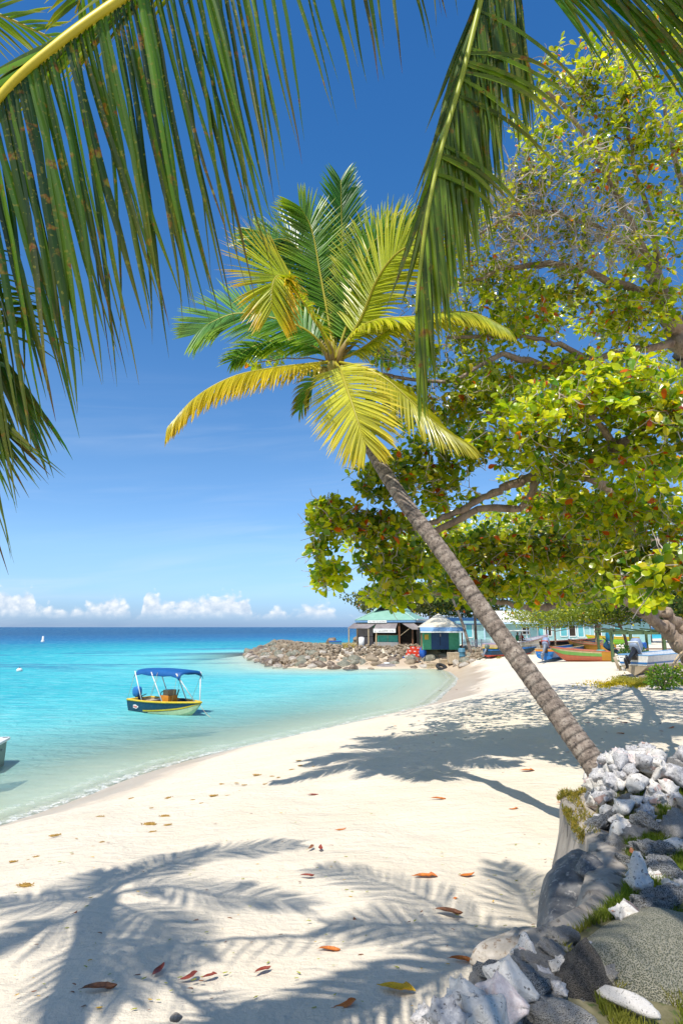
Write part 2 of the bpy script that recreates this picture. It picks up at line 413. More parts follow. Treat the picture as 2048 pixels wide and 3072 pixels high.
# ================================================================== SKY / LIGHT
W = bpy.data.worlds.new('World'); bpy.context.scene.world = W; W.use_nodes = True
def build_world():
    t = W.node_tree; t.nodes.clear()
    o = N(t, 'ShaderNodeOutputWorld'); bg = N(t, 'ShaderNodeBackground')
    sk = N(t, 'ShaderNodeTexSky'); sk.sky_type = 'NISHITA'; sk.sun_disc = False
    d = -SUN.normalized()
    sk.sun_elevation = math.asin(d.z); sk.sun_rotation = math.atan2(d.x, d.y)
    sk.altitude = 0; sk.air_density = 1.0; sk.dust_density = .25; sk.ozone_density = 2.2
    hs = N(t, 'ShaderNodeHueSaturation'); hs.inputs['Saturation'].default_value = 1.22; hs.inputs['Value'].default_value = 1.0
    hs.inputs['Hue'].default_value = .505
    L(t, sk.outputs[0], hs.inputs['Color'])
    tc = N(t, 'ShaderNodeTexCoord'); vec = tc.outputs['Generated']
    sx = N(t, 'ShaderNodeSeparateXYZ'); L(t, vec, sx.inputs[0])
    # clearer, deeper zenith and paler horizon
    fz = ramp(t, sx.outputs[2], [(0, (.27, .43, .98)), (.05, (.50, .67, 1.0)), (.12, (.74, .86, 1.00)), (.28, (.82, .94, .98)), (.62, (.54, .95, 1.07)), (1, (.36, .78, 1.0))])
    skc = mixc(t, 1.0, hs.outputs[0], fz, 'MULTIPLY')
    yy = math_(t, 'MAXIMUM', sx.outputs[1], .05)
    u = math_(t, 'DIVIDE', sx.outputs[0], yy)
    hh = math_(t, 'SQRT', math_(t, 'ADD', math_(t, 'MULTIPLY', sx.outputs[0], sx.outputs[0]), math_(t, 'MULTIPLY', sx.outputs[1], sx.outputs[1])))
    el = math_(t, 'DIVIDE', sx.outputs[2], math_(t, 'MAXIMUM', hh, .05))
    kk = F / CP
    pxn = math_(t, 'MULTIPLY_ADD', u, kk / 1400, 1024 / 1400)
    env = N(t, 'ShaderNodeFloatCurve'); cm = env.mapping; cv = cm.curves[0]
    pts = [(0, 1757), (45, 1762), (80, 1752), (105, 1806), (170, 1812), (240, 1803), (300, 1786), (330, 1778), (385, 1796), (404, 1834),
           (430, 1772), (452, 1760), (505, 1786), (560, 1776), (640, 1766), (705, 1760), (748, 1786), (785, 1834), (835, 1798), (872, 1832),
           (905, 1802), (955, 1790), (1002, 1806), (1022, 1840), (1100, 1835), (1250, 1800), (1400, 1830)]
    cv.points[0].location = (0, (1881 - pts[0][1]) / 200); cv.points[1].location = (1, (1881 - pts[-1][1]) / 200)
    for a, b in pts[1:-1]: cv.points.new(a / 1400, (1881 - b) / 200)
    cm.update(); L(t, pxn, env.inputs['Value'])
    top = math_(t, 'MULTIPLY', env.outputs[0], 178 / F)
    cmb = N(t, 'ShaderNodeCombineXYZ'); L(t, math_(t, 'MULTIPLY', u, 34), cmb.inputs[0]); L(t, math_(t, 'MULTIPLY', el, 44), cmb.inputs[1])
    n1 = noise_(t, 1.2, 9, .62, cmb.outputs[0], .25)
    vo = N(t, 'ShaderNodeTexVoronoi'); vo.feature = 'SMOOTH_F1'; vo.inputs['Scale'].default_value = 2.6
    vadd = N(t, 'ShaderNodeVectorMath'); vadd.operation = 'MULTIPLY_ADD'; L(t, n1.outputs['Color'], vadd.inputs[0]); vadd.inputs[1].default_value = (.7, .7, .7); L(t, cmb.outputs[0], vadd.inputs[2])
    L(t, vadd.outputs[0], vo.inputs['Vector'])
    puff = math_(t, 'SUBTRACT', .75, vo.outputs['Distance'])
    pert = math_(t, 'ADD', math_(t, 'MULTIPLY', math_(t, 'SUBTRACT', n1.outputs['Fac'], .5), .045), math_(t, 'MULTIPLY', puff, .020))
    dd = math_(t, 'SUBTRACT', math_(t, 'ADD', top, pert), math_(t, 'ADD', el, .009))
    mr = N(t, 'ShaderNodeMapRange', interpolation_type='SMOOTHSTEP'); L(t, dd, mr.inputs[0]); mr.inputs[1].default_value = 0; mr.inputs[2].default_value = .015
    bt = N(t, 'ShaderNodeMapRange', interpolation_type='SMOOTHSTEP'); L(t, math_(t, 'ADD', el, math_(t, 'MULTIPLY', n1.outputs['Fac'], .014)), bt.inputs[0]); bt.inputs[1].default_value = .016; bt.inputs[2].default_value = .034
    dens = math_(t, 'MULTIPLY', mr.outputs[0], bt.outputs[0])
    # cloud shading put into the colour: bluer hollows, whiter puffs and tops
    n2 = noise_(t, 3.4, 6, .6, cmb.outputs[0], .2)
    br = math_(t, 'MULTIPLY', math_(t, 'ADD', math_(t, 'MULTIPLY', puff, .9), n2.outputs['Fac']), .62, clamp=True)
    hgt = math_(t, 'DIVIDE', el, math_(t, 'MAXIMUM', top, .02))
    br = math_(t, 'MULTIPLY_ADD', hgt, .28, br, clamp=True)
    cc = ramp(t, br, [(.30, (2.9, 3.7, 4.9)), (.55, (4.2, 4.8, 5.6)), (.85, (6.2, 6.3, 6.4))])
    c1 = mixc(t, math_(t, 'MULTIPLY', dens, .84), skc, cc)
    # thin veils
    cv2 = N(t, 'ShaderNodeCombineXYZ'); L(t, math_(t, 'MULTIPLY', u, 2.2), cv2.inputs[0]); L(t, math_(t, 'MULTIPLY_ADD', u, -2.2, math_(t, 'MULTIPLY', el, 22)), cv2.inputs[1])
    n3 = noise_(t, 1.4, 8, .6, cv2.outputs[0], .9)
    n5 = noise_(t, .5, 3, .5, cv2.outputs[0])
    vb = ramp(t, el, [(.0, (.75, .75, .75)), (.05, (.6, .6, .6)), (.12, (.3, .3, .3)), (.26, (.22, .22, .22)), (.42, (0, 0, 0))])
    ve = math_(t, 'MULTIPLY', math_(t, 'MULTIPLY', ramp(t, n3.outputs['Fac'], [(.42, (0, 0, 0)), (.8, (1, 1, 1))]), ramp(t, n5.outputs['Fac'], [(.4, (0, 0, 0)), (.6, (1, 1, 1))])), vb)
    c2 = mixc(t, math_(t, 'MULTIPLY', ve, .9), c1, (5.0, 5.6, 6.4))
    L(t, c2, bg.inputs[0]); bg.inputs[1].default_value = .135
    L(t, bg.outputs[0], o.inputs[0])
build_world()
sl = bpy.data.lights.new('sun', 'SUN'); sl.energy = 4.5; sl.angle = math.radians(.53); sl.color = (1, .955, .87)
so_ = bpy.data.objects.new('sun', sl); C.objects.link(so_); so_.location = (-5, -10, 30)
so_.rotation_euler = SUN.to_track_quat('-Z', 'Y').to_euler()

cam = bpy.data.cameras.new('camera'); co = bpy.data.objects.new('camera', cam); C.objects.link(co)
cam.sensor_fit = 'VERTICAL'; cam.sensor_height = 36; cam.sensor_width = 24; cam.lens = 22.0
cam.clip_start = .05; cam.clip_end = 40000; co.location = CAM; co.rotation_euler = (PI / 2 + PITCH, 0, 0)
sc = bpy.context.scene; sc.camera = co
sc.view_settings.view_transform = 'Standard'; sc.view_settings.look = 'None'; sc.view_settings.exposure = 0.32; sc.view_settings.gamma = 1
sc.render.engine = 'CYCLES'; sc.cycles.max_bounces = 8; sc.cycles.transparent_max_bounces = 12
sc.cycles.diffuse_bounces = 4; sc.cycles.glossy_bounces = 3; sc.cycles.sample_clamp_indirect = 6
# ================================================================== PALMS
LEAF = leafmat('palm_leaf', .42, .32, spec=.55)
LEAF_NEAR = leafmat('spotted_palm_leaf', .36, .36, spots=True, spec=.5, tint=(1.1, 1.25, .4))
STALK = leafmat('palm_stalk', .1, .45)
def bark_palm():
    m, t, o = nt('palm_bark')
    vec = objvec(t)
    a = N(t, 'ShaderNodeAttribute', attribute_name='Col')
    n = noise_(t, 10, 8, .75, vec); n2 = noise_(t, 26, 6, .75, vec)
    c = ramp(t, n.outputs['Fac'], [(.34, (.10, .075, .058)), (.5, (.27, .21, .165)), (.66, (.44, .37, .30))])
    c = mixc(t, ramp(t, n2.outputs['Fac'], [(.54, (0, 0, 0)), (.60, (.85, .85, .85))]), c, (.05, .036, .03))
    c = mixc(t, 1.0, c, a.outputs['Color'], 'MULTIPLY')
    b = N(t, 'ShaderNodeBsdfPrincipled'); L(t, c, b.inputs['Base Color']); b.inputs['Roughness'].default_value = .85
    bp = N(t, 'ShaderNodeBump'); bp.inputs['Strength'].default_value = .9; bp.inputs['Distance'].default_value = .03
    L(t, math_(t, 'MULTIPLY_ADD', n2.outputs['Fac'], .6, n.outputs['Fac']), bp.inputs['Height']); L(t, bp.outputs[0], b.inputs['Normal'])
    L(t, b.outputs[0], o.inputs[0]); return m
BARKP = bark_palm()
GREEN = (.085, .17, .014); YEL = (.38, .33, .02); ORA = (.42, .20, .015); DKG = (.035, .085, .010); BRN = (.16, .075, .02)

def leaflet(mb, p, d, Lg, w, wv, droop, seg, c0, c1, rng, fold=.35, kink=0.):
    d = d.normalized(); pts = []; ds = []
    q = V(p); dd = V(d)
    for i in range(seg + 1):
        pts.append(V(q)); ds.append(V(dd))
        q = q + dd * (Lg / seg)
        dd = dd + V((rng.uniform(-kink, kink), rng.uniform(-kink, kink), -droop / seg * (.5 + i / seg)))
        dd.normalize()
    vs = []; cs = []
    for i in range(seg + 1):
        t = i / seg
        ww = w * (.55 + 2.2 * t if t < .2 else 1.0 - .12 * (t - .2) if t < .55 else max(.03, .96 * (1 - ((t - .55) / .45) ** 1.35)))
        x = (wv - ds[i] * wv.dot(ds[i]))
        x = x.normalized() if x.length > 1e-5 else ds[i].orthogonal().normalized()
        nn = ds[i].cross(x)
        c = lerpc(c0, c1, max(0, (t - .35) / .65) ** 1.6)
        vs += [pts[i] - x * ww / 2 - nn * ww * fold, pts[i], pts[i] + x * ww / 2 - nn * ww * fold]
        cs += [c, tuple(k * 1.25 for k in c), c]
    fs = []
    for i in range(seg):
        a = i * 3; fs += [(a, a + 1, a + 4, a + 3), (a + 1, a + 2, a + 5, a + 4)]
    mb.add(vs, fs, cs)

def frond(parent, ctrl, n=60, Lf=.8, w=.035, rr=.022, side_up=(0, 0, 1), droop=.5, ang=(62, 28), lift=.25, c0=GREEN, c1=YEL, seg=4,
          mat=None, dirf=None, sides=(-1, 1), start=.14, seed=1, stalk=YEL, kink=.02, lenf=None, name='frond', cvar=.25, cfun=None):
    rng = random.Random(seed); cur = catmull(ctrl, 48); M = len(cur) - 1
    mb = MB()
    for i in range(n):
        t = start + (1 - start) * (i + rng.uniform(-.2, .2)) / n; t = min(max(t, 0), .999)
        x = t * M; k = int(x); p = cur[k].lerp(cur[k + 1], x - k)
        T = (cur[min(k + 2, M)] - cur[max(k - 1, 0)]).normalized()
        S = T.cross(V(side_up))
        S = S.normalized() if S.length > .05 else T.orthogonal().normalized()
        Nn = S.cross(T).normalized()
        tt = (t - start) / (1 - start)
        prof = (.55 + 1.3 * tt if tt < .35 else 1.0 - .55 * ((tt - .35) / .65) ** 1.7)
        for sd in sides:
            a = math.radians(ang[0] + (ang[1] - ang[0]) * tt + rng.uniform(-5, 5))
            if dirf: d = dirf(tt, sd, T, S, Nn, rng)
            else: d = S * sd * math.sin(a) + T * math.cos(a) + Nn * (lift + rng.uniform(-.10, .10))
            Lg = (lenf(tt, sd) if lenf else Lf * prof) * rng.uniform(.88, 1.08)
            v = rng.uniform(1 - cvar, 1 + cvar)
            a0, a1 = cfun(tt, sd, rng) if cfun else (c0, c1)
            leaflet(mb, p, d, Lg, w * rng.uniform(.85, 1.1), T, droop * rng.uniform(.7, 1.3), seg, tuple(q * v for q in a0), tuple(q * v for q in a1), rng, kink=kink)
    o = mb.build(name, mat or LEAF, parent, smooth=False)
    sb = MB(); sb.tube(cur[::2], [rr * (1 - .82 * (i / (len(cur[::2]) - 1))) for i in range(len(cur[::2]))], 6, cols=[stalk] * len(cur[::2]))
    sb.build('stalk', STALK, o, smooth=True)
    return o

def palm_trunk(mb, ctrl, r0, r1, rng, n=90, ns=14, rings=True, base=.35):
    cur = catmull(ctrl, n)
    vs = []; rad = []; cols = []
    for i in range(n + 1):
        t = i / n; r = r0 + (r1 - r0) * min(1, t ** .75) + base * r0 * math.exp(-t * 16)
        rad.append(r)
        cols.append((1, 1, 1))
    lump = [[rng.uniform(-.05, .05) for _ in range(ns)] for _ in range(n + 1)]
    def wob(i, a):
        k = int(a / (2 * PI) * ns) % ns
        return 1 + (.03 if i % 4 == 0 else -.025 if i % 4 == 1 else 0) + lump[i][k] * .5 + .03 * noise.noise(V((math.cos(a) * 1.5, math.sin(a) * 1.5, i * .06)))
    cols = [((1.12,) * 3 if i % 4 == 0 else (rng.uniform(.25, .8),) * 3 if i % 4 == 1 else (1, 1, 1)) for i in range(n + 1)]
    mb.tube(cur, rad, ns, cols=cols, wob=wob)
    return cur

# ---- the leaning palm over the beach
CR = P(1003, 1085, 10.5)
BASE = V((2.85, 6.9, 1.45))
lp = thing('coconut_palm', 'tall leaning coconut palm with yellow green fronds rising behind the pile of conch shells', 'palm tree', BASE)
tm = MB(); rg = random.Random(3)
trunk_px = [(1868, 2560, 6.4), (1810, 2345, 6.75), (1700, 2180, 7.2), (1570, 2000, 7.75), (1440, 1820, 8.3), (1322, 1650, 8.8), (1215, 1510, 9.2), (1140, 1395, 9.6), (1095, 1310, 9.95), (1050, 1200, 10.2), (1010, 1108, 10.45)]
palm_trunk(tm, [P(*q) for q in trunk_px], .142, .092, rg, n=272, ns=18, base=.15)
tm.build('trunk', BARKP, lp, smooth=True)
yy0 = (.60, .50, .03); yg = (.44, .47, .02); gg = (.12, .26, .02); bg_ = (.06, .18, .03)
def lpf(pts, **k):
    return frond(lp, [CR] + [P(*q) for q in pts], **k)
SD = dict(w=.040, seg=4, rr=.03)
# upright and back fronds first
lpf([(1015, 930, 11.2), (1025, 760, 11.6), (1022, 540, 11.6)], n=110, Lf=1.08, side_up=(0, -1, 0), c0=bg_, c1=gg, droop=.25, ang=(62, 26), lift=-.15, seed=2, **SD)
lpf([(990, 930, 11.0), (930, 800, 11.3), (860, 720, 11.3), (760, 735, 11.0)], n=103, Lf=1.08, side_up=(.1, -1, .3), c0=bg_, c1=gg, droop=.45, ang=(68, 34), lift=-.1, seed=3, **SD)
lpf([(970, 980, 11.0), (900, 860, 11.3), (830, 740, 11.6), (770, 690, 11.7)], n=84, Lf=0.97, side_up=(.3, -1, .3), c0=gg, c1=yg, droop=.3, ang=(64, 34), lift=-.1, seed=23, **SD)
lpf([(1060, 950, 11.2), (1120, 790, 11.5), (1170, 700, 11.4), (1250, 665, 11.1)], n=100, Lf=0.97, side_up=(-.3, -1, .2), c0=(.08, .2, .02), c1=yg, droop=.4, ang=(62, 30), lift=-.1, seed=4, **SD)
lpf([(1080, 960, 10.4), (1130, 840, 10.2), (1190, 760, 10.0), (1260, 730, 9.8), (1300, 760, 9.7)], n=106, Lf=1.03, side_up=(-.4, -1, .2), c0=yg, c1=yy0, droop=.6, ang=(66, 34), lift=-.05, seed=5, **SD)
lpf([(930, 1000, 10.3), (840, 960, 10.3), (720, 940, 10.3), (640, 965, 10.2), (590, 1000, 10.2)], n=110, Lf=0.97, side_up=(0, -.9, .45), c0=(.14, .30, .07), c1=(.34, .44, .05), droop=.15, ang=(68, 36), lift=.05, seed=6, **SD)
lpf([(960, 985, 9.9), (905, 900, 9.4), (850, 830, 9.0), (820, 845, 8.7), (815, 930, 8.6)], n=106, Lf=1.08, side_up=(.3, -.8, .6), c0=(.42, .45, .025), c1=(.72, .40, .02), droop=.35, ang=(66, 30), lift=.1, seed=7, **SD)
lpf([(1060, 1000, 10.3), (1130, 960, 10.0), (1230, 950, 9.8), (1330, 940, 9.6)], n=67, Lf=0.63, side_up=(0, -.3, 1), c0=yg, c1=yy0, droop=1.6, ang=(60, 36), lift=-.25, seed=9, **SD)
lpf([(1080, 1050, 10.4), (1190, 975, 10.2), (1310, 940, 10.0), (1420, 940, 9.8), (1520, 985, 9.6)], n=110, Lf=0.71, side_up=(0, -.35, 1), c0=(.28, .32, .02), c1=yy0, droop=1.5, ang=(60, 34), lift=-.25, seed=10, **SD)
lpf([(985, 960, 10.8), (960, 820, 11.0), (935, 690, 11.1), (900, 620, 11.0)], n=70, Lf=.95, side_up=(.1, -1, .2), c0=gg, c1=yg, droop=.3, ang=(64, 32), lift=-.1, seed=91, **SD)
lpf([(1045, 960, 10.6), (1080, 850, 10.6), (1110, 740, 10.6), (1165, 690, 10.5)], n=70, Lf=.95, side_up=(-.2, -1, .2), c0=gg, c1=yy0, droop=.35, ang=(64, 32), lift=-.1, seed=92, **SD)
lpf([(940, 1040, 10.6), (850, 1020, 10.8), (760, 1040, 10.8), (700, 1080, 10.7)], n=60, Lf=.7, side_up=(0, -.8, .5), c0=gg, c1=yg, droop=.6, ang=(64, 32), lift=0, seed=93, **SD)
# left drooping
lpf([(930, 1092, 10.2), (820, 1105, 9.9), (700, 1130, 9.6), (590, 1190, 9.4), (505, 1280, 9.3)], n=98, Lf=0.71, side_up=(0, -.25, 1), c0=(.50, .42, .025), c1=(.62, .40, .03), droop=2.0, ang=(58, 34), lift=-.3, seed=11, **SD)
# front hanging
lpf([(1020, 1110, 9.7), (1045, 1180, 9.1), (1072, 1260, 8.75), (1095, 1330, 8.6)], n=89, Lf=0.93, side_up=(0, -1, -.1), c0=(.55, .52, .06), c1=(.66, .50, .04), droop=.45, ang=(66, 22), lift=.06, seed=12, start=.2, **SD)
lpf([(1080, 1100, 10.0), (1160, 1140, 9.7), (1240, 1210, 9.5), (1320, 1280, 9.4), (1400, 1330, 9.4)], n=86, Lf=0.82, side_up=(.1, -.5, .9), c0=(.40, .38, .03), c1=(.48, .40, .03), droop=1.2, ang=(58, 30), lift=-.1, seed=13, **SD)
lpf([(990, 1110, 11.2), (940, 1150, 11.6), (900, 1230, 11.8)], n=47, Lf=0.57, side_up=(0, -1, .3), c0=gg, c1=ORA, droop=1.1, seed=14, **SD)
# further fronds on the hidden side and new spear leaves
lpf([(960, 1060, 11.4), (880, 1050, 12.2), (800, 1080, 12.8)], n=56, Lf=0.68, c0=gg, c1=yg, droop=1.2, seed=15, **SD)
lpf([(1060, 1060, 11.4), (1120, 1060, 12.2), (1170, 1100, 12.8)], n=56, Lf=0.68, c0=gg, c1=yg, droop=1.2, seed=16, **SD)
lpf([(1040, 1000, 11.6), (1080, 900, 12.6), (1120, 850, 13.4)], n=61, Lf=0.80, c0=gg, c1=yg, droop=.9, seed=17, **SD)
hb = MB(); rg = random.Random(8)
for i in range(16):      # woody leaf bases and fibre
    a = rg.uniform(0, 2 * PI); d = V((math.cos(a), math.sin(a), rg.uniform(.6, 2.2))).normalized()
    hb.tube([CR - V((0, 0, .25)) + d * .05, CR + d * .22, CR + d * rg.uniform(.35, .6)], [.06, .045, .015], 6, cols=[(.20, .12, .05), (.30, .20, .06), (.34, .26, .05)])
hb.build('leaf_base', STALK, lp, smooth=True)
nb = MB()
for i in range(6):
    a = i * 1.05 + .3; nb.ell(CR + V((math.cos(a) * .19, math.sin(a) * .17, -.16 - .05 * (i % 2))), (.085, .085, .105), 10, 7)
nb.col = (.3, .3, .05)
nb.build('coconut', pm('young_coconut', (.22, .22, .04), (.34, .25, .05), 6, .45, .05), lp, smooth=True)

# ---- palm that reaches in over the top of the frame
CB = V((.25, 1.35, 8.6))
ob = thing('coconut_palm', 'near coconut palm whose big dark spotted fronds hang across the top of the view', 'palm tree', (1.7, -2.2, 2.3))
tb = MB(); palm_trunk(tb, [V((1.7, -2.2, 2.3)), V((1.6, -1.6, 4)), V((1.2, -.6, 6)), V((.6, .7, 7.8)), CB], .2, .12, random.Random(4), n=90, ns=14)
tb.build('trunk', BARKP, ob, smooth=True)
g1 = (.015, .048, .004); g2 = (.075, .15, .007)
def dirpx(p, dx, dy, dd=0.0):
    """world direction at p that moves (dx, dy) photo pixels"""
    q = p - CAM; f = q.y * CP + q.z * SP
    return (V((1, 0, 0)) * dx / F * f + (V((0, SP, -CP))) * dy / F * f + V((0, CP, SP)) * dd)
# frond A
actrl = [CB, V((.45, 1.9, 8.35)), V((.35, 2.35, 7.65)), P(760, -300, 2.7), P(560, -130, 2.6), P(375, -10, 2.5), P(172, 135, 2.4), P(0, 292, 2.35), P(-150, 520, 2.3), P(-235, 760, 2.3), P(-250, 980, 2.3), P(-190, 1150, 2.3)]
acur = catmull(actrl, 200)
def apx(p):
    q = p - CAM; f = q.y * CP + q.z * SP; up = -q.y * SP + q.z * CP
    return 1024 + q.x / f * F, 1536 - up / f * F
def frondA():
    rng = random.Random(21); mb = MB(); M = 200
    n = 146
    for i in range(n):
        t = .17 + .83 * (i + rng.uniform(-.25, .25)) / n; t = min(max(t, 0), .999); x = t * M; k = int(x); p = acur[k].lerp(acur[k + 1], x - k)
        T = (acur[min(k + 2, M)] - acur[max(k - 2, 0)]).normalized()
        px, py = apx(p)
        # right/lower side, hanging
        tx = min(max((px + 250) / 1300, 0), 1)
        if t < .83:
            dx = .22 + rng.uniform(-.06, .06); dy = 1
            Lp = (1.20 + .20 * min(1, max(0, px / 450))) if px < 480 else 1.40 - .50 * min(1, (px - 480) / 520) * (1 if px > -60 else .95)
        else:
            e = (t - .83) / .17; dx = .26 + .62 * e + rng.uniform(-.05, .05); dy = 1 - .45 * e; Lp = .86 - .32 * e
        d = dirpx(p, dx, dy).normalized() + V((0, rng.uniform(-.02, .06), 0))
        wv = dirpx(p, 1, -.15).normalized() + V((0, rng.uniform(-1.1, .9), 0))
        v = rng.uniform(.35, 1.7)
        c0 = tuple(q * v for q in lerpc(g1, g2, rng.random())); c1 = lerpc(g2, (.24, .17, .02), rng.random() * .8)
        if rng.random() < .12: c1 = BRN
        leaflet(mb, p, d, Lp * rng.uniform(.86, 1.07), (.029 if px < 450 else .021) * rng.uniform(.6, 1.2), wv, .12, 10, c0, c1, rng, fold=.12, kink=.045)
        # left/upper side, seen end-on
        d2 = dirpx(p, -1, .25).normalized() + V((0, rng.uniform(.2, .5), .1))
        leaflet(mb, p, d2, .75 * rng.uniform(.9, 1.1), .045, T, 1.1, 6, tuple(q * 1.7 for q in c0), (.30, .24, .02), rng, fold=.3, kink=.04)
    o = mb.build('frond', LEAF_NEAR, ob)
    sb = MB(); n2 = 100; rr = [.030 * (1 - .74 * i / n2) for i in range(n2 + 1)]
    sb.tube(acur[::2], rr, 8, cols=[(.80, .62, .03)] * (n2 + 1)); sb.build('stalk', STALK, o, smooth=True)
frondA()
# frond B: the one that hangs straight down
bctrl = [CB, V((.75, 2.2, 8.35)), V((.95, 2.8, 7.6)), P(1465, -80, 3.2), P(1432, 40, 3.15), P(1385, 230, 3.1), P(1325, 440, 3.05), P(1282, 640, 3.0), P(1256, 840, 3.0), P(1248, 940, 3.0)]
bcur = catmull(bctrl, 180)
def frondB():
    rng = random.Random(31); mb = MB(); M = 180; n = 170
    for i in range(n):
        t = .22 + .78 * (i + rng.uniform(-.25, .25)) / n; t = min(t, .999); x = t * M; k = int(x); p = bcur[k].lerp(bcur[k + 1], x - k)
        T = (bcur[min(k + 2, M)] - bcur[max(k - 2, 0)]).normalized(); px, py = apx(p)
        v = rng.uniform(.55, 1.7); c0 = tuple(q * v for q in lerpc(g1, (.20, .30, .018), rng.random() * .4 + .6 * min(1, max(0, py / 900)))); c1 = lerpc(c0, (.34, .33, .03), rng.random() * .8)
        low = min(max((py - 150) / 750, 0), 1)
        # curtain falling from the stalk, swinging right
        d = dirpx(p, .0 + .15 * rng.random() * (1 - .6 * low) + .02, 1).normalized() + V((0, rng.uniform(-.05, .12), 0))
        Lp = (.95 - .36 * low) * rng.uniform(.8, 1.05)
        wv = dirpx(p, 1, -.1).normalized() + V((0, rng.uniform(-1, .8), 0))
        leaflet(mb, p, d, Lp, .026 * rng.uniform(.6, 1.15), wv, .16, 7, c0, c1, rng, fold=.15, kink=.03)
        if 20 < py < 560 and rng.random() < .20:      # right side, arching out then down
            e = rng.uniform(.0, .25)
            d = dirpx(p, 1, .10 + e - .22 * (py < 200)).normalized() + V((0, rng.uniform(-.1, .35), 0))
            leaflet(mb, p, d, (.50 + .30 * max(0, 1 - max(py, 0) / 500)) * rng.uniform(.75, 1.15), .027, T, 1.2, 9, tuple(q * 1.2 for q in c0), (.36, .27, .025), rng, fold=.3, kink=.04)
        if py < 450 and rng.random() < .5:      # left side, thin and falling outward
            d = dirpx(p, -.16 - .22 * rng.random(), 1).normalized() + V((0, rng.uniform(0, .2), 0))
            leaflet(mb, p, d, .85 * rng.uniform(.75, 1.1), .028, wv, .1, 7, c0, (.20, .20, .05), rng, fold=.25, kink=.04)
    o = mb.build('frond', LEAF_NEAR, ob)
    sb = MB(); k = len(bcur[::2]); sb.tube(bcur[::2], [.019 * (1 - .6 * i / k) for i in range(k)], 8, cols=[(.40, .44, .035)] * k); sb.build('stalk', STALK, o, smooth=True)
frondB()
# frond C: above the frame at the right, leaflets falling to the right
def frondC(ctrl, n, seed, dxr, Lr, name='frond', dark=1., Wd=.032):
    cur = catmull(ctrl, 120); rng = random.Random(seed); mb = MB()
    for i in range(n):
        t = .2 + .8 * i / n; x = min(t, .999) * 120; k = int(x); p = cur[k].lerp(cur[k + 1], x - k)
        T = (cur[min(k + 2, 120)] - cur[max(k - 2, 0)]).normalized()
        c0 = tuple(q * rng.uniform(.8, 1.7) * dark for q in g2); 
        d = dirpx(p, rng.uniform(*dxr), 1).normalized() + V((0, rng.uniform(-.1, .2), 0))
        leaflet(mb, p, d, rng.uniform(*Lr), Wd, dirpx(p, 1, -.7).normalized(), .5, 8, c0, lerpc(c0, (.25, .2, .02), rng.random()), rng, fold=.25, kink=.04)
        d2 = (T.cross(d)).normalized() * .9 + T * .3
        leaflet(mb, p, d2, rng.uniform(*Lr) * .8, Wd, T, .9, 6, c0, c0, rng, fold=.3, kink=.03)
    o = mb.build(name, LEAF_NEAR, ob)
    sb = MB(); q = cur[::3]; sb.tube(q, [.028 * (1 - .8 * i / len(q)) for i in range(len(q))], 8, cols=[(.45, .38, .03)] * len(q)); sb.build('stalk', STALK, o, smooth=True)
frondC([CB, V((1.1, 1.9, 8.5)), P(1520, -250, 3.6), P(1660, -130, 3.4), P(1850, -70, 3.2), P(2060, -40, 3.1), P(2250, 20, 3.0)], 70, 41, (.8, 1.5), (.7, 1.05), Wd=.026)
frondC([CB, V((1.5, 1.5, 8.4)), P(2150, -300, 3.0), P(2230, -50, 2.8), P(2180, 250, 2.7), P(2120, 480, 2.6)], 40, 43, (-.12, .05), (.5, .8), dark=.8)

frondC([CB, V((-.5, 2.1, 8.5)), P(-620, -60, 3.0), P(-460, 480, 2.8), P(-250, 800, 2.7), P(-90, 960, 2.6), P(-10, 1110, 2.6)], 90, 45, (.55, 1.0), (.42, .60), Wd=.022)
# fronds whose shadows lie on the sand: placed from the shadow back along the sun's rays
def shadow_frond(parent, crown, pts, seed, Lf=.75, **k):
    ps = [crown]
    for (px, py, kk) in pts:
        g = GT(px, py); ps.append(g - SUN * kk)
    return frond(parent, ps, n=32, Lf=Lf, w=.034, droop=.55, lift=.05, c0=g2, c1=YEL, seed=seed, mat=LEAF, seg=3, rr=.035, **k)
for i, pts in enumerate([[(1470, 2800, 6.9), (1280, 2700, 7.0), (1090, 2630, 6.8), (950, 2600, 6.5)],
                         [(1480, 2850, 6.9), (1300, 2800, 7.0), (1130, 2775, 6.9), (980, 2772, 6.7)],
                         [(1600, 2740, 7.0), (1560, 2660, 7.1), (1500, 2590, 7.0)]]):
    shadow_frond(ob, CB, pts, 60 + i, Lf=.62)
for i, a in enumerate((-2.2, -1.1, .3)):
    d = V((math.cos(a), math.sin(a), 0))
    frond(ob, [CB, CB + d * 1.0 + V((0, 0, .7)), CB + d * 2.2 + V((0, 0, .6)), CB + d * 3.3 + V((0, 0, -.5))], n=44, Lf=.8, w=.05, c0=g2, c1=YEL, seed=70 + i, seg=3, rr=.035)
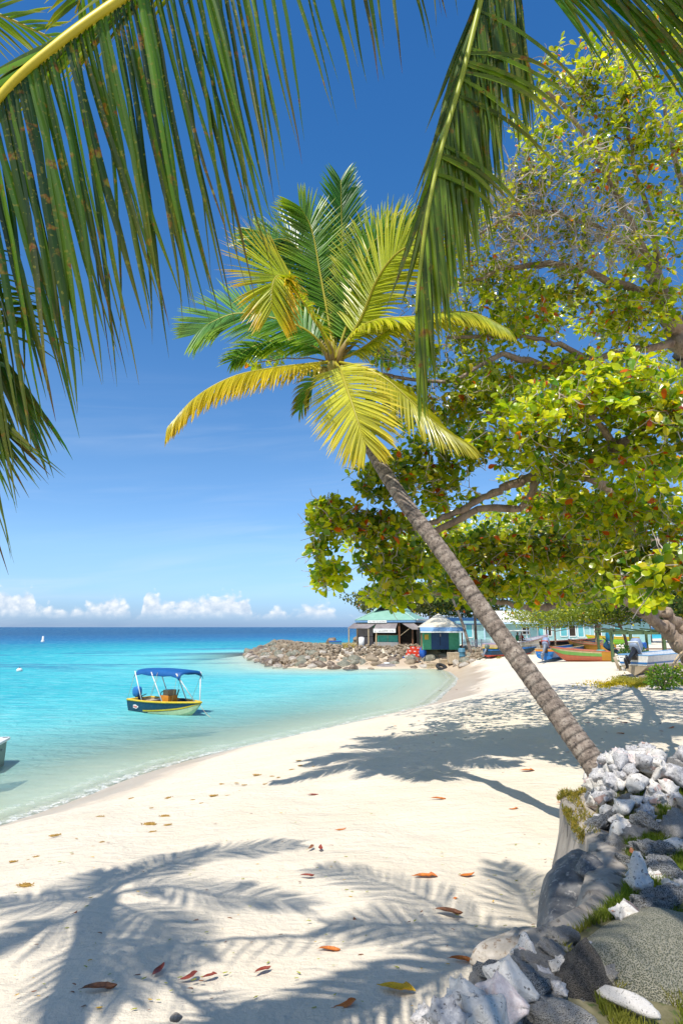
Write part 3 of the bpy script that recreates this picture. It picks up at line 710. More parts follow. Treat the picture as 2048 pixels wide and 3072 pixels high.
# ---- palm beside the camera on the left, out of the frame, that throws the crown shadow on the sand
CA = GT(313, 2690) - SUN * 7.0
oa = thing('coconut_palm', 'coconut palm beside the wall that throws the large crown shadow on the sand', 'palm tree', (-1.6, -.9, 2.0))
ta = MB(); palm_trunk(ta, [V((-1.6, -.9, 1.9)), V((-2.0, -.3, 4)), V((-2.7, .8, 6.6)), CA], .2, .13, random.Random(5), n=80, ns=14)
ta.build('trunk', BARKP, oa, smooth=True)
for i, pts in enumerate([[(480, 2600, 7.3), (640, 2560, 7.2), (760, 2545, 7.1), (900, 2530, 6.9)],
                         [(470, 2660, 7.2), (620, 2680, 7.3), (760, 2690, 7.1), (930, 2715, 6.9)],
                         [(430, 2750, 7.1), (520, 2800, 7.0), (600, 2880, 6.7)],
                         [(200, 2700, 7.3), (60, 2705, 7.2), (-90, 2720, 7.0)],
                         [(210, 2760, 7.2), (80, 2800, 7.1), (-100, 2860, 7.0)],
                         [(380, 2640, 7.4), (500, 2590, 7.4), (620, 2545, 7.2)],
                         [(300, 2800, 7.2), (260, 2900, 7.1), (200, 3020, 6.9)],
                         [(350, 2800, 7.2), (370, 2900, 7.0), (380, 3010, 6.7)],
                         [(300, 2650, 7.3), (320, 2620, 7.1)]]):
    shadow_frond(oa, CA, pts, 80 + i, Lf=.6)
# ================================================================== SEA ALMOND TREES
ALM = leafmat('sea_almond_leaf', .5, .25, spec=.6, tint=(1.3, 1.25, .35))
def bark():
    m, t, o = nt('bark')
    vec = objvec(t, (1, 1, .35)); n = noise_(t, 5, 7, .7, vec); n2 = noise_(t, 26, 4, .65, vec)
    c = ramp(t, n.outputs['Fac'], [(.3, (.15, .10, .07)), (.5, (.30, .22, .16)), (.7, (.44, .34, .25))])
    c = mixc(t, ramp(t, n2.outputs['Fac'], [(.55, (0, 0, 0)), (.7, (.7, .7, .7))]), c, (.08, .055, .04))
    b = N(t, 'ShaderNodeBsdfPrincipled'); L(t, c, b.inputs['Base Color']); b.inputs['Roughness'].default_value = .85
    bp = N(t, 'ShaderNodeBump'); bp.inputs['Strength'].default_value = 1; bp.inputs['Distance'].default_value = .05
    L(t, math_(t, 'MULTIPLY_ADD', n2.outputs['Fac'], .4, n.outputs['Fac']), bp.inputs['Height']); L(t, bp.outputs[0], b.inputs['Normal'])
    L(t, b.outputs[0], o.inputs[0]); return m
BARK = bark()
TWIG = pm('twig_bark', (.34, .28, .23), (.52, .45, .38), 6, .8, .1)

LT = np.array([  # obovate sea-almond leaf, x across, y along, z up; folded on the midrib
    (0, 0, 0), (-.10, .25, .02), (0, .25, 0), (.10, .25, .02), (-.27, .62, .05), (0, .62, .02), (.27, .62, .05),
    (-.21, .88, .0), (0, .9, -.02), (.21, .88, .0), (0, 1.02, -.07)])
LFQ = np.array([(0, 2, 1, 1), (0, 3, 2, 2), (1, 2, 5, 4), (2, 3, 6, 5), (4, 5, 8, 7), (5, 6, 9, 8), (7, 8, 10, 10), (8, 9, 10, 10)])
LTR = np.array([(0, 2, 1), (0, 3, 2), (1, 2, 5), (1, 5, 4), (2, 3, 6), (2, 6, 5), (4, 5, 8), (4, 8, 7), (5, 6, 9), (5, 9, 8), (7, 8, 10), (8, 9, 10)])
def leaves_mesh(name, pos, dirs, size, cols, mat, parent, rs, tmpl=LT, tris=LTR):
    n = len(pos); dirs = dirs / np.linalg.norm(dirs, axis=1, keepdims=True)
    up = np.tile([-.25, -.85, .75], (n, 1)) + rs.normal(0, .55, (n, 3))
    side = np.cross(dirs, up); side /= np.linalg.norm(side, axis=1, keepdims=True) + 1e-9
    nn = np.cross(side, dirs)
    v = (tmpl[None, :, 0:1] * side[:, None] + tmpl[None, :, 1:2] * dirs[:, None] + tmpl[None, :, 2:3] * nn[:, None]) * size[:, None, None] + pos[:, None]
    k = len(tmpl); f = (tris[None] + (np.arange(n) * k)[:, None, None]).reshape(-1, 3)
    c = np.repeat(cols, k, axis=0)
    return npmesh(name, v.reshape(-1, 3), f, c, mat, parent, smooth=False)

def leafcols(n, rs, base=((.07, .19, .010), (.56, .60, .015)), bright=.3, red=.032, yel=.14):
    t = rs.rand(n, 1) ** 1.1
    c = np.array(base[0]) * (1 - t) + np.array(base[1]) * t
    y = rs.rand(n) < yel; c[y] = np.array([.78, .66, .02]) * rs.uniform(.7, 1.1, (y.sum(), 1))
    r = rs.rand(n) < red; c[r] = np.array([.75, .13, .015]) * rs.uniform(.6, 1.15, (r.sum(), 1))
    return c

def grow_tree(root, limbs, blobs, seed, dens=1.5, warm=.0, leafscale=1., per=(6, 10), step=.28):
    """limbs: [(ctrl pts, r0, r1)]; blobs: (centre, radii, n rosettes, leaf size, bare twigs share)"""
    rs = np.random.RandomState(seed); rg = random.Random(seed)
    nodes = []; rad = []
    tk = MB()
    for li, (pts, r0, r1) in enumerate(limbs):
        ln = sum((V(a) - V(b)).length for a, b in zip(pts[:-1], pts[1:])); k = max(8, int(ln / .22))
        cur = catmull(pts, k)
        cur = [p + V((rg.gauss(0, 1), rg.gauss(0, 1), rg.gauss(0, 1))) * min(.05, r1 * .8) for p in cur]
        rr = [r0 + (r1 - r0) * (i / k) ** .9 for i in range(k + 1)]
        lum = [rg.uniform(.88, 1.12) for _ in rr]
        tk.tube(cur, [a * b for a, b in zip(rr, lum)], 10, wob=lambda i, a: 1 + .10 * math.sin(2 * a + i * .4) + .06 * math.sin(5 * a + i * .9))
        for p, r in zip(cur, rr):
            if r < .2: nodes.append(tuple(p)); rad.append(r)
    tk.build('trunk', BARK, root, smooth=True)
    att = []
    for (c, R3, n, ls, bare) in blobs:
        n = int(n * dens); ls = ls * .80
        c = np.array(c); 
        ax = np.array([(1, 0, 0), (0, CP, SP), (0, -SP, CP)], float)      # right, forward, up
        q = rs.normal(0, 1, (n, 3)); q /= np.linalg.norm(q, axis=1, keepdims=True)
        q *= rs.rand(n, 1) ** .45
        for w in q:
            nz = 1 + .25 * noise.noise(V(tuple(c * .3 + w * 1.7)))
            p = c + ax[0] * w[0] * R3[0] * nz + ax[1] * w[1] * R3[1] * nz + ax[2] * w[2] * R3[2] * nz
            att.append((p, ls, bare))
    A = np.array([a[0] for a in att]); Nn = np.array(nodes)
    d0 = np.array([np.min(((Nn - a) ** 2).sum(1)) for a in A]); order = np.argsort(d0)
    cap = len(nodes) + len(att) * 12 + 100
    NN = np.zeros((cap, 3)); NN[:len(nodes)] = nodes; cnt = len(nodes); NR = list(rad)
    tw = MB(); lp_, ld, lsz, lc = [], [], [], []
    for idx in order:
        a = A[idx]; _, ls, bare = att[idx]
        d2 = ((NN[:cnt] - a) ** 2).sum(1); j = int(np.argmin(d2)); b = NN[j]; dist = math.sqrt(d2[j])
        k = max(2, int(dist / step))
        sag = rs.normal(0, .12 * dist, 3)
        pts = [V(b)]
        for i in range(1, k + 1):
            t = i / k; p = b + (a - b) * t + sag * math.sin(t * PI) + rs.normal(0, .035, 3)
            pts.append(V(p))
        r0 = min(NR[j] * .7, .007 + .006 * dist + .004); r1 = .0045
        for i, p in enumerate(pts[1:]):
            if cnt < cap: NN[cnt] = p; cnt += 1; NR.append(r0 + (r1 - r0) * (i + 1) / k)
        tw.tube(pts, [r0 + (r1 - r0) * i / k for i in range(k + 1)], 3, cap=False)
        end = np.array(pts[-1]); td = np.array((pts[-1] - pts[-2]).normalized())
        if rs.rand() < .45 or bare > .4:      # side twiglets
            for _ in range(1 + int(bare * 3)):
                q = V(end); dd = V(td) + V(rs.normal(0, .7, 3)); dd.normalize(); pp = [V(q)]
                for _ in range(3): q = q + dd * rs.uniform(.06, .15); dd = (dd + V(rs.normal(0, .35, 3))).normalized(); pp.append(V(q))
                tw.tube(pp, [.008, .007, .005, .004], 3, cap=False)
        if rs.rand() < bare: continue
        n = rs.randint(*per)
        ax3 = td * .5 + np.array([0, 0, .55]); ax3 /= np.linalg.norm(ax3)
        for _ in range(n):
            dv = rs.normal(0, 1, 3); dv -= ax3 * dv.dot(ax3) * .4; dv /= np.linalg.norm(dv); dv = dv + ax3 * rs.uniform(-.1, .7)
            lp_.append(end + rs.normal(0, .02, 3)); ld.append(dv + np.array([0, 0, -.12])); lsz.append(ls * leafscale * rs.uniform(.45, 1.2))
    tw.build('twigs', TWIG, root)
    cols = leafcols(len(lp_), rs)
    # whole sprays differ a little in tone
    P_ = np.array(lp_); ton = np.array([noise.noise(V(tuple(p * .9))) for p in P_])[:, None]
    cols = cols * (1.08 + .95 * ton) + np.array([.03, .015, 0]) * np.maximum(ton, 0) + np.array([warm, warm * .7, 0])
    leaves_mesh('crown', P_, np.array(ld), np.array(lsz), np.clip(cols, .004, .7), ALM, root, rs)

def B(px, py, rx, ry, d, dd, n, ls=.2, bare=.12):
    return (P(px, py, d), (rx / F * d, dd, ry / F * d), n, ls, bare)
# --- tree A: trunk out of the frame at the right, fills the upper right
ta_ = thing('sea_almond_tree', 'tall sea almond tree filling the upper right with twiggy branches and small yellow green leaves', 'tree', (8.6, 12.6, 1.6))
T0 = V((8.6, 12.6, 1.3))
J = P(2035, 1030, 12.6)
limA = [([T0, V((8.4, 12.5, 4)), P(2110, 1160, 12.8), J, P(1985, 900, 12.4), P(1955, 800, 12.2)], 0.336, 0.120),
        ([J, P(2070, 900, 12.6), P(2075, 700, 12.6), P(2010, 420, 12), P(1960, 200, 11.5)], 0.102, 0.022),
        ([P(1955, 800, 12.2), P(1880, 650, 11.6), P(1800, 480, 11), P(1700, 330, 10.6), P(1620, 260, 10.3)], 0.082, 0.019),
        ([P(1955, 800, 12.2), P(1850, 720, 11.6), P(1700, 650, 11), P(1560, 640, 10.6), P(1440, 700, 10.4)], 0.068, 0.019),
        ([P(1985, 900, 12.4), P(1850, 850, 12), P(1700, 800, 11.6), P(1560, 800, 11.3), P(1380, 850, 11.2)], 0.088, 0.030),
        ([P(1985, 900, 12.4), P(1960, 700, 12), P(1900, 500, 11.3), P(1870, 300, 11)], 0.068, 0.022),
        ([J, P(1900, 1050, 12.4), P(1760, 1078, 12.0), P(1620, 1090, 11.8), P(1500, 1062, 11.6), P(1420, 1110, 11.4), P(1330, 1147, 11.3), P(1180, 1128, 11.2)], 0.082, 0.026),
        ([P(1760, 1078, 12), P(1650, 1022, 11.8), P(1520, 1010, 11.6), P(1340, 1012, 11.4)], 0.058, 0.022),
        ([P(1180, 1128, 11.2), P(1080, 1110, 11.3), P(960, 1080, 11.6), P(860, 1075, 11.9), P(760, 1090, 12)], 0.027, 0.009)]
blA = [B(1930, 170, 150, 130, 11, .8, 70, .17), B(1760, 250, 170, 110, 10.8, .8, 85, .17), B(1620, 400, 95, 110, 10.6, .7, 45, .16, .25),
       B(1680, 520, 170, 90, 10.6, .8, 70, .16, .35), B(1900, 430, 160, 170, 11, 1, 120, .18),
       B(1520, 680, 150, 110, 10.8, .8, 120, .13, .6), B(1740, 700, 200, 120, 11, .9, 190, .13, .55), B(1960, 700, 100, 150, 11.6, .9, 70, .17, .3),
       B(1390, 820, 130, 110, 11.3, .8, 70, .14, .4), B(1620, 900, 210, 80, 11.6, .9, 100, .19, .15), B(1900, 930, 160, 110, 12, 1, 90, .2, .1),
       B(1290, 930, 100, 90, 11.4, .7, 38, .14, .5), B(1210, 1060, 110, 70, 11.4, .6, 34, .16, .4), B(1500, 990, 190, 55, 11.8, .7, 60, .19, .1),
       B(1700, 1120, 200, 60, 12, .7, 60, .2, .1), B(1440, 1190, 170, 90, 11.6, .8, 85, .2, .1), B(1250, 1230, 110, 80, 11.4, .6, 45, .18, .3),
       B(790, 1090, 60, 35, 11.8, .4, 9, .2, 0), B(2100, 400, 120, 400, 12.5, 1.5, 150, .2), B(2060, 80, 100, 90, 11, .8, 40, .18), B(1330, 1060, 150, 90, 12, .9, 60, .17, .35), B(1480, 850, 120, 70, 12, .8, 55, .16, .3), B(1560, 560, 110, 90, 10.8, .7, 60, .14, .5), B(1460, 1110, 130, 60, 12.5, .9, 50, .18, .2), B(1580, 1170, 130, 70, 12.5, .9, 50, .2, .1), B(1150, 1230, 90, 60, 11.6, .5, 30, .18, .3), B(1340, 1290, 150, 90, 12, .8, 60, .19, .15),
       B(1800, 900, 300, 200, 15, 1.8, 110, .22), B(2000, 1100, 300, 200, 15, 2, 100, .22), (V((8.5, 16, 9.5)), (3.5, 3.5, 2), 160, .24, .05), (V((11, 12, 9.5)), (3, 4, 3), 120, .24, .05)]
grow_tree(ta_, limA, blA, 101, dens=1.9, warm=.05)
# --- tree B: leaning double trunk at the right edge, low spreading crown
b0 = GT(2110, 2030); b0.z -= .3
tb_ = thing('sea_almond_tree', 'spreading sea almond tree with leaning double trunk and dense low crown', 'tree', b0)
TB = V(b0); dB = TB.y * CP
limB = [([TB, P(2060, 1965, 26.3), P(2000, 1895, 26.0), P(1945, 1850, 25.6), P(1900, 1815, 25), P(1870, 1780, 24)], .34, .20),
        ([TB + V((.5, .2, 0)), P(2075, 1945, 26.5), P(2035, 1880, 26.4), P(1985, 1835, 26), P(1955, 1832, 25.8), P(1945, 1800, 25)], .33, .16),
        ([P(1900, 1815, 25), P(1830, 1790, 22), P(1760, 1800, 19), P(1690, 1812, 16.5), P(1600, 1822, 14.5), P(1540, 1815, 13), P(1400, 1790, 12), P(1220, 1770, 11.5)], .15, .02),
        ([P(1690, 1812, 16.5), P(1600, 1788, 14), P(1500, 1790, 12.5)], .09, .03),
        ([P(1870, 1780, 24), P(1900, 1640, 17), P(1850, 1500, 13), P(1760, 1430, 11.3), P(1640, 1420, 10.9), P(1540, 1450, 10.8), P(1430, 1505, 10.8), P(1340, 1550, 10.8), P(1230, 1585, 10.7), P(1100, 1590, 10.6), P(980, 1560, 10.4)], .13, .02),
        ([P(1640, 1420, 10.9), P(1600, 1450, 10.8), P(1585, 1490, 10.8), P(1545, 1528, 10.8), P(1460, 1505, 10.8), P(1380, 1560, 10.8), P(1290, 1605, 10.8)], .075, .05),
        ([P(1760, 1430, 11.3), P(1850, 1350, 9.8), P(1950, 1280, 9.3), P(2050, 1240, 9)], .13, .04),
        ([P(1850, 1500, 13), P(1950, 1380, 11), P(2040, 1330, 10)], .12, .05),
        ([P(1850, 1350, 9.8), P(1780, 1250, 9.3), P(1680, 1180, 9.2)], .06, .02),
        ([P(1900, 1640, 17), P(1960, 1620, 12), P(1980, 1680, 8.5), P(2010, 1740, 7)], .10, .02),
        ([P(1945, 1800, 25), P(2100, 1650, 20), P(2200, 1500, 17)], .2, .08)]
blB = [B(1850, 1180, 210, 110, 9.3, .7, 130, .22, .06), B(1980, 1260, 90, 100, 8.9, .6, 50, .22, .06), B(1640, 1240, 170, 90, 9.6, .7, 95, .21, .08),
       B(1480, 1340, 170, 70, 10.4, .7, 70, .20, .1), B(1950, 1400, 120, 90, 9.3, .7, 70, .21, .2), B(1720, 1380, 190, 80, 10, .8, 100, .21, .12),
       B(1270, 1400, 150, 80, 10.8, .7, 80, .20, .1), B(1140, 1450, 110, 65, 10.8, .6, 52, .20, .1), B(1000, 1560, 80, 62, 10.4, .5, 60, .23, .03),
       B(960, 1650, 35, 35, 10.3, .3, 12, .22, .0), B(985, 1720, 65, 45, 10.3, .4, 30, .22, .03), B(1130, 1600, 110, 70, 10.7, .6, 75, .22, .05),
       B(1190, 1700, 120, 45, 10.9, .6, 62, .22, .05), B(1180, 1780, 110, 35, 11.2, .5, 40, .22, .03), B(1330, 1660, 110, 70, 11.3, .6, 60, .21, .08),
       B(1400, 1760, 120, 42, 11.7, .7, 62, .22, .05), B(1450, 1640, 120, 60, 12.2, .8, 55, .21, .05), B(1320, 1480, 120, 60, 11.4, .7, 45, .2, .1), B(1650, 1500, 100, 50, 11.5, .7, 34, .21, .1), B(1560, 1660, 150, 80, 11.8, .8, 100, .22, .08), B(1600, 1770, 130, 35, 12.6, .8, 55, .22, .05),
       B(1720, 1530, 130, 70, 10.6, .8, 70, .21, .15), B(1860, 1540, 130, 90, 10.2, .8, 90, .21, .25), B(1990, 1580, 90, 110, 9.8, .8, 60, .21, .15), B(1760, 1660, 160, 80, 12, 1, 100, .22, .08),
       B(1730, 1775, 130, 38, 14.5, 1, 55, .22, .05), B(1890, 1700, 110, 70, 9.5, .7, 60, .22, .05), B(1990, 1720, 70, 75, 7.0, .35, 26, .22, .0), B(1890, 1780, 90, 30, 9, .5, 20, .22, 0),
       (V((4, 17.5, 6.2)), (3.2, 2.6, 1.3), 190, .25, .02), (V((7.5, 19, 6.8)), (3.5, 3, 1.6), 240, .25, .02), (V((9.5, 23, 6.8)), (4, 3, 1.8), 200, .25, .02), (V((1.7, 14.8, 5.9)), (1.8, 1.6, .8), 60, .25, .02), (V((3.5, 21.5, 6.4)), (3.4, 2.2, 1.0), 130, .27, .02), (V((8, 24.5, 7.5)), (4, 2.4, 1.3), 160, .27, .02),
       (V((5.5, 14.2, 6.6)), (2.4, 1.8, 1.2), 110, .24, .02)]
grow_tree(tb_, limB, blB, 202)
# ================================================================== BREAKWATER
def rock_verts(seed, sub=3, amp=.28, sq=(1, 1, 1), pit=0., fr=1.1, flat=0., fac=.85):
    import bmesh
    bm = bmesh.new(); bmesh.ops.create_icosphere(bm, subdivisions=sub, radius=1)
    o = V((seed * 7.3, seed * 3.1, seed * 1.7)); 
    for v in bm.verts:
        d = v.co.normalized()
        r = 1 + amp * noise.noise(d * fr + o) + amp * .5 * noise.noise(d * fr * 2.3 + o) + amp * .22 * noise.noise(d * fr * 5.5 + o)
        # facet it: pull towards a few cutting planes
        for k in range(7):
            pn = V((math.sin(seed * 3 + k * 2.1), math.cos(seed * 5 + k * 1.3), math.sin(seed + k * 3.7))).normalized()
            x = d.dot(pn) * r
            if x > .72: r -= (x - .72) * fac
        if pit:
            c = noise.cell_vector(d * 4 + o); q = noise.noise(d * 7 + o * 2)
            r -= pit * max(0, q - .12) * 1.4
        v.co = V((d.x * r * sq[0], d.y * r * sq[1], d.z * r * sq[2]))
    vs = [tuple(v.co) for v in bm.verts]; fs = [tuple(q.index for q in f.verts) for f in bm.faces]; bm.free()
    return vs, fs
def rock_obj(name, vf, mat, smooth=True):
    mb = MB(); mb.add(*vf); return mb.build(name, mat, None, smooth)
RM = [pm('rock_greengrey', (.11, .115, .085), (.25, .23, .17), 1.8, .85, .8, lo=.3, hi=.7, bscale=7, c3=(.42, .40, .34)),
      pm('rock_tan', (.19, .14, .09), (.34, .27, .19), 1.8, .85, .8, bscale=7, c3=(.14, .10, .07)),
      pm('rock_pale', (.30, .26, .21), (.48, .43, .37), 2.2, .85, .7, bscale=7, c3=(.22, .16, .11)),
      pm('rock_wet', (.07, .05, .035), (.22, .16, .11), 2.2, .5, .7, bscale=7, c3=(.40, .34, .27))]
protos = []
for mi, m in enumerate(RM):
    for k in range(4):
        o = rock_obj('breakwater_rock', rock_verts(mi * 10 + k + 1, 2 if k else 3, .35, (1.15, .9, .72)), m); protos.append((mi, o))
front = [V((*GT(1392, 1972)[:2], 0)), V((*GT(1345, 1988)[:2], 0))] + [V((*G(*p)[:2], 0)) for p in SHORE_PX[16:]]
tipv = front[-1]
fl = front + [tipv + V((-.6, 2.4, 0)), tipv + V((1.0, 5, 0)), tipv + V((3.4, 7.6, 0))]
seglen = [(fl[i + 1] - fl[i]).length for i in range(len(fl) - 1)]; tot = sum(seglen)
def along(s):
    for i, l in enumerate(seglen):
        if s <= l or i == len(seglen) - 1:
            a, b = fl[i], fl[i + 1]; d = (b - a).normalized(); nrm = V((d.y, -d.x, 0))
            return a.lerp(b, min(1, s / l)), nrm
        s -= l
def inward(p, nrm):
    return nrm if sdist([p.x + nrm.x], [p.y + nrm.y])[0] > sdist([p.x - nrm.x], [p.y - nrm.y])[0] else -nrm
used = set()
LBL = {0: 'weathered green grey boulder wedged among others in the long rock breakwater', 1: 'tan brown boulder wedged among others in the long rock breakwater',
       2: 'pale bleached boulder lying on the crest of the long rock breakwater', 3: 'dark wet boulder at the waterline foot of the rock breakwater'}
GRP = {0: 'green grey breakwater boulders', 1: 'tan breakwater boulders', 2: 'pale breakwater boulders', 3: 'wet breakwater boulders'}
def put_rock(p, size, mi, label=None, group=None):
    k = rnd.randrange(4); pr = protos[mi * 4 + k][1]
    if (mi, k) in used: o = pr.copy(); C.objects.link(o)
    else: o = pr; used.add((mi, k))
    o.location = p; o.rotation_euler = (rnd.uniform(-.5, .5), rnd.uniform(-.5, .5), rnd.uniform(0, 6.28)); q = size
    o.scale = (q * rnd.uniform(.8, 1.25), q * rnd.uniform(.8, 1.2), q * rnd.uniform(.8, 1.2))
    tag(o, label or LBL[mi], 'boulder', group or GRP[mi]); return o
cnt = 0
for row, (off, base_n, sz) in enumerate([(-.25, 60, .62), (.7, 56, .70), (1.7, 54, .66), (2.75, 50, .52), (3.7, 42, .34)]):
    for i in range(base_n):
        s = (i + rnd.uniform(.15, .85)) / base_n * tot; p, nr = along(s); nr = inward(p, nr)
        taper = min(1, (s + 1.5) / 6)
        o2 = (off + rnd.uniform(-.45, .45)) * (.45 + .55 * taper); q = p + nr * o2
        z = H(q.x, q.y) - .02 + (.06 if row else .02)
        size = sz * rnd.choice((.6, .75, .9, 1, 1.1, 1.35)) * (.55 + .45 * taper)
        r = rnd.random()
        if row == 0: mi = 3 if r < .62 else 1 if r < .8 else 2
        elif row < 3: mi = 0 if r < .58 else 1 if r < .82 else 2 if r < .95 else 3
        else: mi = 0 if r < .5 else 1 if r < .78 else 2
        if q.x > 0 and row > 2 and rnd.random() < .35: mi = 2
        put_rock((q.x, q.y, z), size, mi); cnt += 1
for i in range(26):      # low wall of rocks on the far edge of the lawn
    px = 1062 + i * 5 + rnd.uniform(-2, 2); p = GY(px, 1936, 88); p.z = 1.8 + rnd.uniform(.1, .2) + (i % 2) * .42
    put_rock(p, rnd.uniform(.34, .55), 1 if i % 3 else 0, 'rock in the low dry stone wall on the far edge of the lawn', 'rocks of the low wall behind the lawn')
put_rock(GY(992, 1926, 84), .85, 3, 'large near black rock at the seaward end of the low wall', 'black rock')
# rubble between boulders
rb = MB(); small = [rock_verts(60 + k, 1, .35, (1, 1, .7)) for k in range(5)]
for i in range(2600):
    s = rnd.uniform(.3, tot); p, nr = along(s); nr = inward(p, nr); q = p + nr * rnd.uniform(.2, 5.2); z = H(q.x, q.y)
    e = rnd.uniform(.10, .30); rb.M = Matrix.Translation((q.x, q.y, z + .08 + rnd.uniform(0, .25))) @ Matrix.Rotation(rnd.uniform(0, 6), 4, 'Z') @ Matrix.Scale(e, 4)
    rb.add(*rnd.choice(small))
tag(rb.build('rock_rubble', RM[1]), 'small stones filling the gaps of the breakwater', None, None, 'stuff')
# lawn on the breakwater and by the fence
GRS = leafmat('grass_blade', .35, .6, spec=.2, tint=(1.1, 1.1, .5))
def blades(name, pts, hgt, w, c0, c1, seed, label, lean=.5, zf=None, cfun=None):
    rs = np.random.RandomState(seed); n = len(pts); P0 = np.array(pts, float)
    a = rs.uniform(0, 2 * PI, n); h = hgt * rs.uniform(.5, 1.3, n)
    sx = np.stack([np.cos(a), np.sin(a), 0 * a], 1) * (w * rs.uniform(.7, 1.3, n))[:, None]
    b = rs.uniform(0, 2 * PI, n); ln = np.stack([np.cos(b), np.sin(b), 0 * b], 1) * (h * lean * rs.rand(n))[:, None]
    up = np.zeros((n, 3)); up[:, 2] = h
    v = np.stack([P0 - sx, P0 + sx, P0 + up * .6 + ln * .45 + sx * .6, P0 + up * .6 + ln * .45 - sx * .6, P0 + up + ln], 1)
    f = (np.array([(0, 1, 2), (0, 2, 3), (3, 2, 4)])[None] + (np.arange(n) * 5)[:, None, None]).reshape(-1, 3)
    t = rs.rand(n, 1); c = np.array(c0) * (1 - t) + np.array(c1) * t
    if cfun is not None: c = cfun(P0, c, rs)
    o = npmesh(name, v.reshape(-1, 3), f, np.repeat(c, 5, 0), GRS, None, smooth=False)
    return tag(o, label, None, None, 'stuff')
lp3 = []
for i in range(9000):
    s = rnd.uniform(0, tot); p, nr = along(s); q = p + (nr if nr.y > -.9 and (nr.y > 0) else -nr) * rnd.uniform(4.4, 17); lp3.append((q.x, q.y, 0))
for i in range(5000):
    px = rnd.uniform(1380, 1500); p = GY(px, 1900, rnd.uniform(57, 68)); lp3.append((p.x, p.y, 0))
lp3 = np.array(lp3); sd_ = sdist(lp3[:, 0], lp3[:, 1]); lp3[:, 2] = hts(lp3[:, 0], lp3[:, 1], sd_) - .02; kp_ = (sd_ > 3.9) & (lp3[:, 0] < 20)
lp3 = lp3[kp_]
blades('dry_grass', lp3, .16, .03, (.34, .22, .06), (.36, .33, .09), 4, 'short yellow dry grass on the breakwater lawn')
# ================================================================== HUTS, FENCE, BUILDING, FAR TREES
def corr(name, c1, c2, axis_='X', sc=9., rough=.5, c3=None):
    return pm(name, c1, c2, 1.5, rough, .5, c3=c3, s3=5, wave=(axis_, sc, .0, 1.5))
PLK = lambda n, a, b, ax='X', s=3.: pm(n, a, b, 3, .8, .4, wave=(ax, s, .3, .6))
M_ROOFG = corr('green_tin', (.23, .43, .33), (.28, .49, .39)); M_ROOFW = corr('bleached_tin', (.62, .56, .44), (.74, .68, .57), c3=(.5, .38, .24))
M_BLUEF = pm('blue_paint', (.12, .24, .42), (.16, .30, .5), 5, .5, .05); M_DARKW = pm('dark_wood', (.05, .03, .02), (.10, .06, .035), 3, .8, .2)
M_BRW = pm('brown_wood', (.16, .07, .035), (.22, .10, .05), 5, .7, .2); M_GREYT = corr('grey_tin', (.20, .17, .17), (.30, .26, .25)); M_SHUT = corr('roller_shutter', (.20, .18, .19), (.26, .24, .25), 'Z', 12)
M_WHITE = pm('white_paint', (.74, .72, .68), (.80, .79, .76), 3, .6, .05); M_GRNW = pm('green_board', (.06, .30, .16), (.10, .38, .22), 4, .6, .05)
M_TEAL = pm('teal_board', (.04, .34, .27), (.07, .42, .34), 4, .5, .05); M_NAVY = pm('navy_paint', (.012, .05, .13), (.02, .07, .17), 3, .5, .1)
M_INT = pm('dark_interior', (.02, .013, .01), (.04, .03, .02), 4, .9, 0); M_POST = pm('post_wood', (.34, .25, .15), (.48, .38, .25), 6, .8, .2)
M_RED = pm('red_plastic', (.62, .035, .012), (.70, .06, .02), 4, .4, .05); M_BLU = pm('blue_plastic', (.015, .09, .42), (.03, .14, .5), 4, .45, .1)
M_TEX = pm('faded_lettering', (.30, .27, .26), (.36, .33, .32), 9, .8, 0); M_RUB = pm('black_rubber', (.015, .015, .016), (.03, .03, .03), 8, .7, .2)
M_SLAT = PLK('crate_wood', (.45, .34, .22), (.60, .49, .34), 'X', 7.); M_BARREL = pm('blue_grey_barrel', (.06, .17, .24), (.08, .21, .29), 3, .5, .05)
M_TQ = corr('turquoise_boards', (.24, .46, .47), (.33, .55, .55), 'Z', 4.); M_TQD = pm('turquoise_dark', (.08, .34, .40), (.12, .42, .46), 3, .6, .05)
M_GUT = pm('pale_blue_gutter', (.45, .62, .75), (.5, .66, .8), 3, .5, 0)
def txt(parent, s, size, mat, M, name='lettering'):
    cu = bpy.data.curves.new(name, 'FONT'); cu.body = s; cu.size = size; cu.extrude = .004; cu.align_x = 'CENTER'; cu.align_y = 'CENTER'
    o = bpy.data.objects.new(name, cu); C.objects.link(o)
    dg = bpy.context.evaluated_depsgraph_get(); me = bpy.data.meshes.new_from_object(o.evaluated_get(dg)); bpy.data.objects.remove(o)
    me.transform(M); me.materials.clear(); me.materials.append(mat)
    q = bpy.data.objects.new(name, me); C.objects.link(q); q.parent = parent; return q
RX = Matrix.Rotation(PI / 2, 4, 'X')
def scribble(mb, x0, x1, z0, z1, y, rng, n):
    """worn, unreadable painted lettering: upright and cross strokes"""
    w = (x1 - x0) / n
    for i in range(n):
        if rng.random() < .14: continue
        x = x0 + w * (i + .15); hh = (z1 - z0) * rng.uniform(.55, 1)
        mb.box((x, y, z0 + hh / 2), (w * .16, .012, hh))
        mb.box((x + w * .28, y, z0 + hh * rng.choice((.1, .5, .9))), (w * .5, .012, (z1 - z0) * .15))
        if rng.random() < .6: mb.box((x + w * .55, y, z0 + hh / 2), (w * .16, .012, hh * .9))
